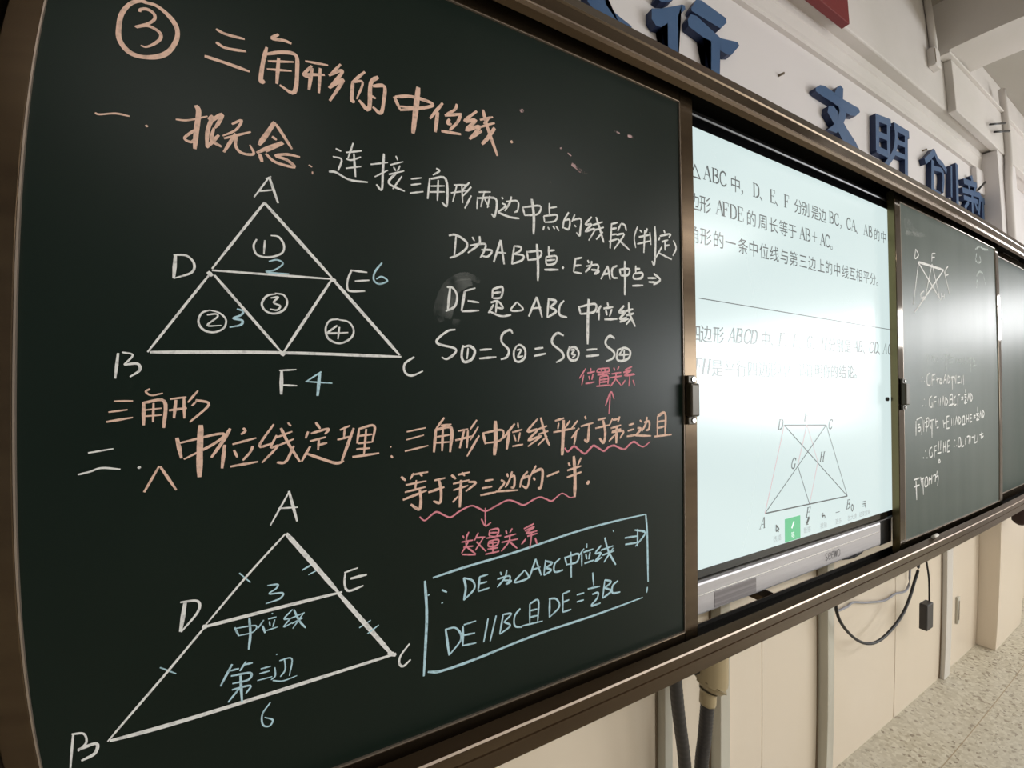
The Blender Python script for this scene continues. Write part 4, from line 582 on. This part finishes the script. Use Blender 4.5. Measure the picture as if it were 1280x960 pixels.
# ================================================================= blue characters on the wall
def solid_poly(bm, pts, yf, yb):
    a = [bm.verts.new((x, yf, z + Z0)) for x, z in pts]; b = [bm.verts.new((x, yb, z + Z0)) for x, z in pts]
    f = bm.faces.new(a); f.material_index = 0; g = bm.faces.new(b[::-1]); g.material_index = 1
    n = len(pts)
    for i in range(n): bm.faces.new((a[i], a[(i + 1) % n], b[(i + 1) % n], b[i])).material_index = 1
    bmesh.ops.triangulate(bm, faces=[f, g])
for nm, kind, s in WALL_LETTERS:
    bm = bmesh.new(); k = 0
    for wd, pts in parse(s, 1000.):
        yf = .778 + .00015 * k; k += 1
        if kind == 'P': solid_poly(bm, pts, yf, .7995)
        else:
            P = catmull([(x, 0, z) for x, z in pts], 4) if len(pts) > 2 else [Vector((x, 0, z)) for x, z in pts]
            L, R_ = [], []
            for i, q_ in enumerate(P):
                d = (P[min(i + 1, len(P) - 1)] - P[max(i - 1, 0)]); d = d.normalized() if d.length > 1e-6 else Vector((1, 0, 0))
                n_ = Vector((-d.z, 0, d.x)); e_ = -d * wd * .28 if i == 0 else (d * wd * .28 if i == len(P) - 1 else Vector())
                L.append(q_ + n_ * wd * .5 + e_); R_.append(q_ - n_ * wd * .5 + e_)
            a = [bm.verts.new((v.x, yf, v.z + Z0)) for v in L]; b = [bm.verts.new((v.x, yf, v.z + Z0)) for v in R_]
            a2 = [bm.verts.new((v.x, .7995, v.z + Z0)) for v in L]; b2 = [bm.verts.new((v.x, .7995, v.z + Z0)) for v in R_]
            for i in range(len(L) - 1):
                bm.faces.new((a[i], a[i + 1], b[i + 1], b[i])).material_index = 0
                bm.faces.new((a2[i], a2[i + 1], b2[i + 1], b2[i])).material_index = 1
                bm.faces.new((a[i], a[i + 1], a2[i + 1], a2[i])).material_index = 1
                bm.faces.new((b[i], b[i + 1], b2[i + 1], b2[i])).material_index = 1
            bm.faces.new((a[0], b[0], b2[0], a2[0])).material_index = 1; bm.faces.new((a[-1], b[-1], b2[-1], a2[-1])).material_index = 1
    bmesh.ops.recalc_face_normals(bm, faces=bm.faces)
    tag(finish('wall_character', bm, [M['blue'], M['bluedark']]), nm, 'wall letter', 'blue characters over the board')

# ================================================================= cables
tagged_tube('looped_cable', 'thick black cable hanging in a loop under the bottom rail', 'cable',
    [(1.600, .735, -.64), (1.618, .735, -.770), (1.662, .735, -.840), (1.750, .735, -.912), (1.842, .735, -.957), (1.938, .735, -.972), (2.041, .735, -.957), (2.13, .735, -.926), (2.195, .735, -.878), (2.246, .735, -.817), (2.284, .735, -.766), (2.30, .735, -.64)], .0052, M['cable'], 10, 6)
tagged_tube('grey_cable', 'thin grey cable running wavily behind the looped black cable', 'cable',
    [(1.700, .79, -.64), (1.718, .79, -.815), (1.806, .79, -.838), (1.859, .79, -.833), (1.970, .79, -.861), (2.120, .79, -.890), (2.217, .79, -.886), (2.355, .79, -.880), (2.36, .79, -.64)], .0042, M['greycable'], 8, 6)
t = thing('hanging_remote_sensor', 'small dark grey box hanging by its thin cord right of the looped cable', 'sensor box')
bm = bmesh.new(); tube(bm, [(2.30, .72, -.62), (2.318, .72, -.735), (2.345, .72, -.820), (2.352, .72, -.925)], .0034, 8); finish('cord', bm, M['cable'], t)
bm = bmesh.new(); box(bm, 2.288, 2.352, .706, .734, -1.028, -.918); finish('body', bm, M['conduit'], t, .004)
boxo('button', (2.352, 2.362, .712, .728, -.965, -.945), M['black'], t, .002); boxo('button', (2.352, 2.362, .712, .728, -1.018, -.998), M['black'], t, .002)
def ridged(name, lab, pts, r):
    bm = bmesh.new(); n = 90
    tube(bm, pts, lambda f: r * (1 + .02 * math.sin(f * n * math.pi)), 12, 0, 60)
    return tag(finish(name, bm, M['conduit'], smooth=True), lab, 'conduit')
ridged('flexible_conduit', 'left of two black flexible conduits dropping from the bottom rail', [(.783, .70, -.62), (.800, .70, -.78), (.826, .70, -.95), (.838, .70, -1.15), (.842, .70, -1.45)], .0155)
t = thing('conduit_connector', 'yellowed plastic connector with black conduit hanging below the rail corner', 'connector')
bm = bmesh.new()
tube(bm, [(.925, .70, -.63), (.925, .70, -.748), (.918, .70, -.772), (.912, .70, -.785), (.909, .70, -.815)], lambda f: .040 if f < .42 else (.040 - (f - .42) / .3 * .017 if f < .72 else .0205), 8, 0, 6)
finish('socket', bm, M['tan'], t)
bm = bmesh.new(); tube(bm, [(.909, .70, -.81), (.897, .70, -.90), (.884, .70, -.985), (.881, .70, -1.2), (.881, .70, -1.45)], lambda f: .0165 * (1 + .02 * math.sin(f * 80 * math.pi)), 12, 0, 60); finish('conduit', bm, M['conduit'], t, smooth=True)
boxo('rear_box', (.870, .905, .705, .76, -.735, -.62), M['black'], t, .003)
t = thing('maroon_duster', 'dark maroon rounded duster hanging under the far end of the rail', 'duster')
bm = bmesh.new(); tube(bm, [(3.33, .645, -.62), (3.335, .645, -.68), (3.345, .645, -.72), (3.355, .645, -.735)], lambda f: .038 * (1 - .75 * max(0, f - .6) / .4), 12, 0, 5); finish('cloth', bm, M['maroon'], t, smooth=True)
tagged_tube('short_black_wire', 'short black wire curling under the right end of the silver bar', 'wire',
    [(1.58, .70, -.575), (1.64, .70, -.582), (1.70, .70, -.578), (1.735, .70, -.560), (1.75, .70, -.53)], .0045, M['cable'], 8, 6)
# chalk stubs in the tray behind the front lip
for i, (x, y, lab) in enumerate([(2.02, .609, 'stub of white chalk on the rail lip under the dusty board')]):
    bm = bmesh.new(); cyl(bm, (x, y, -.5515), (x + .045, y + .002, -.5515), .0055, 12); tag(finish('chalk_stub', bm, M['whitepost']), lab, 'chalk')
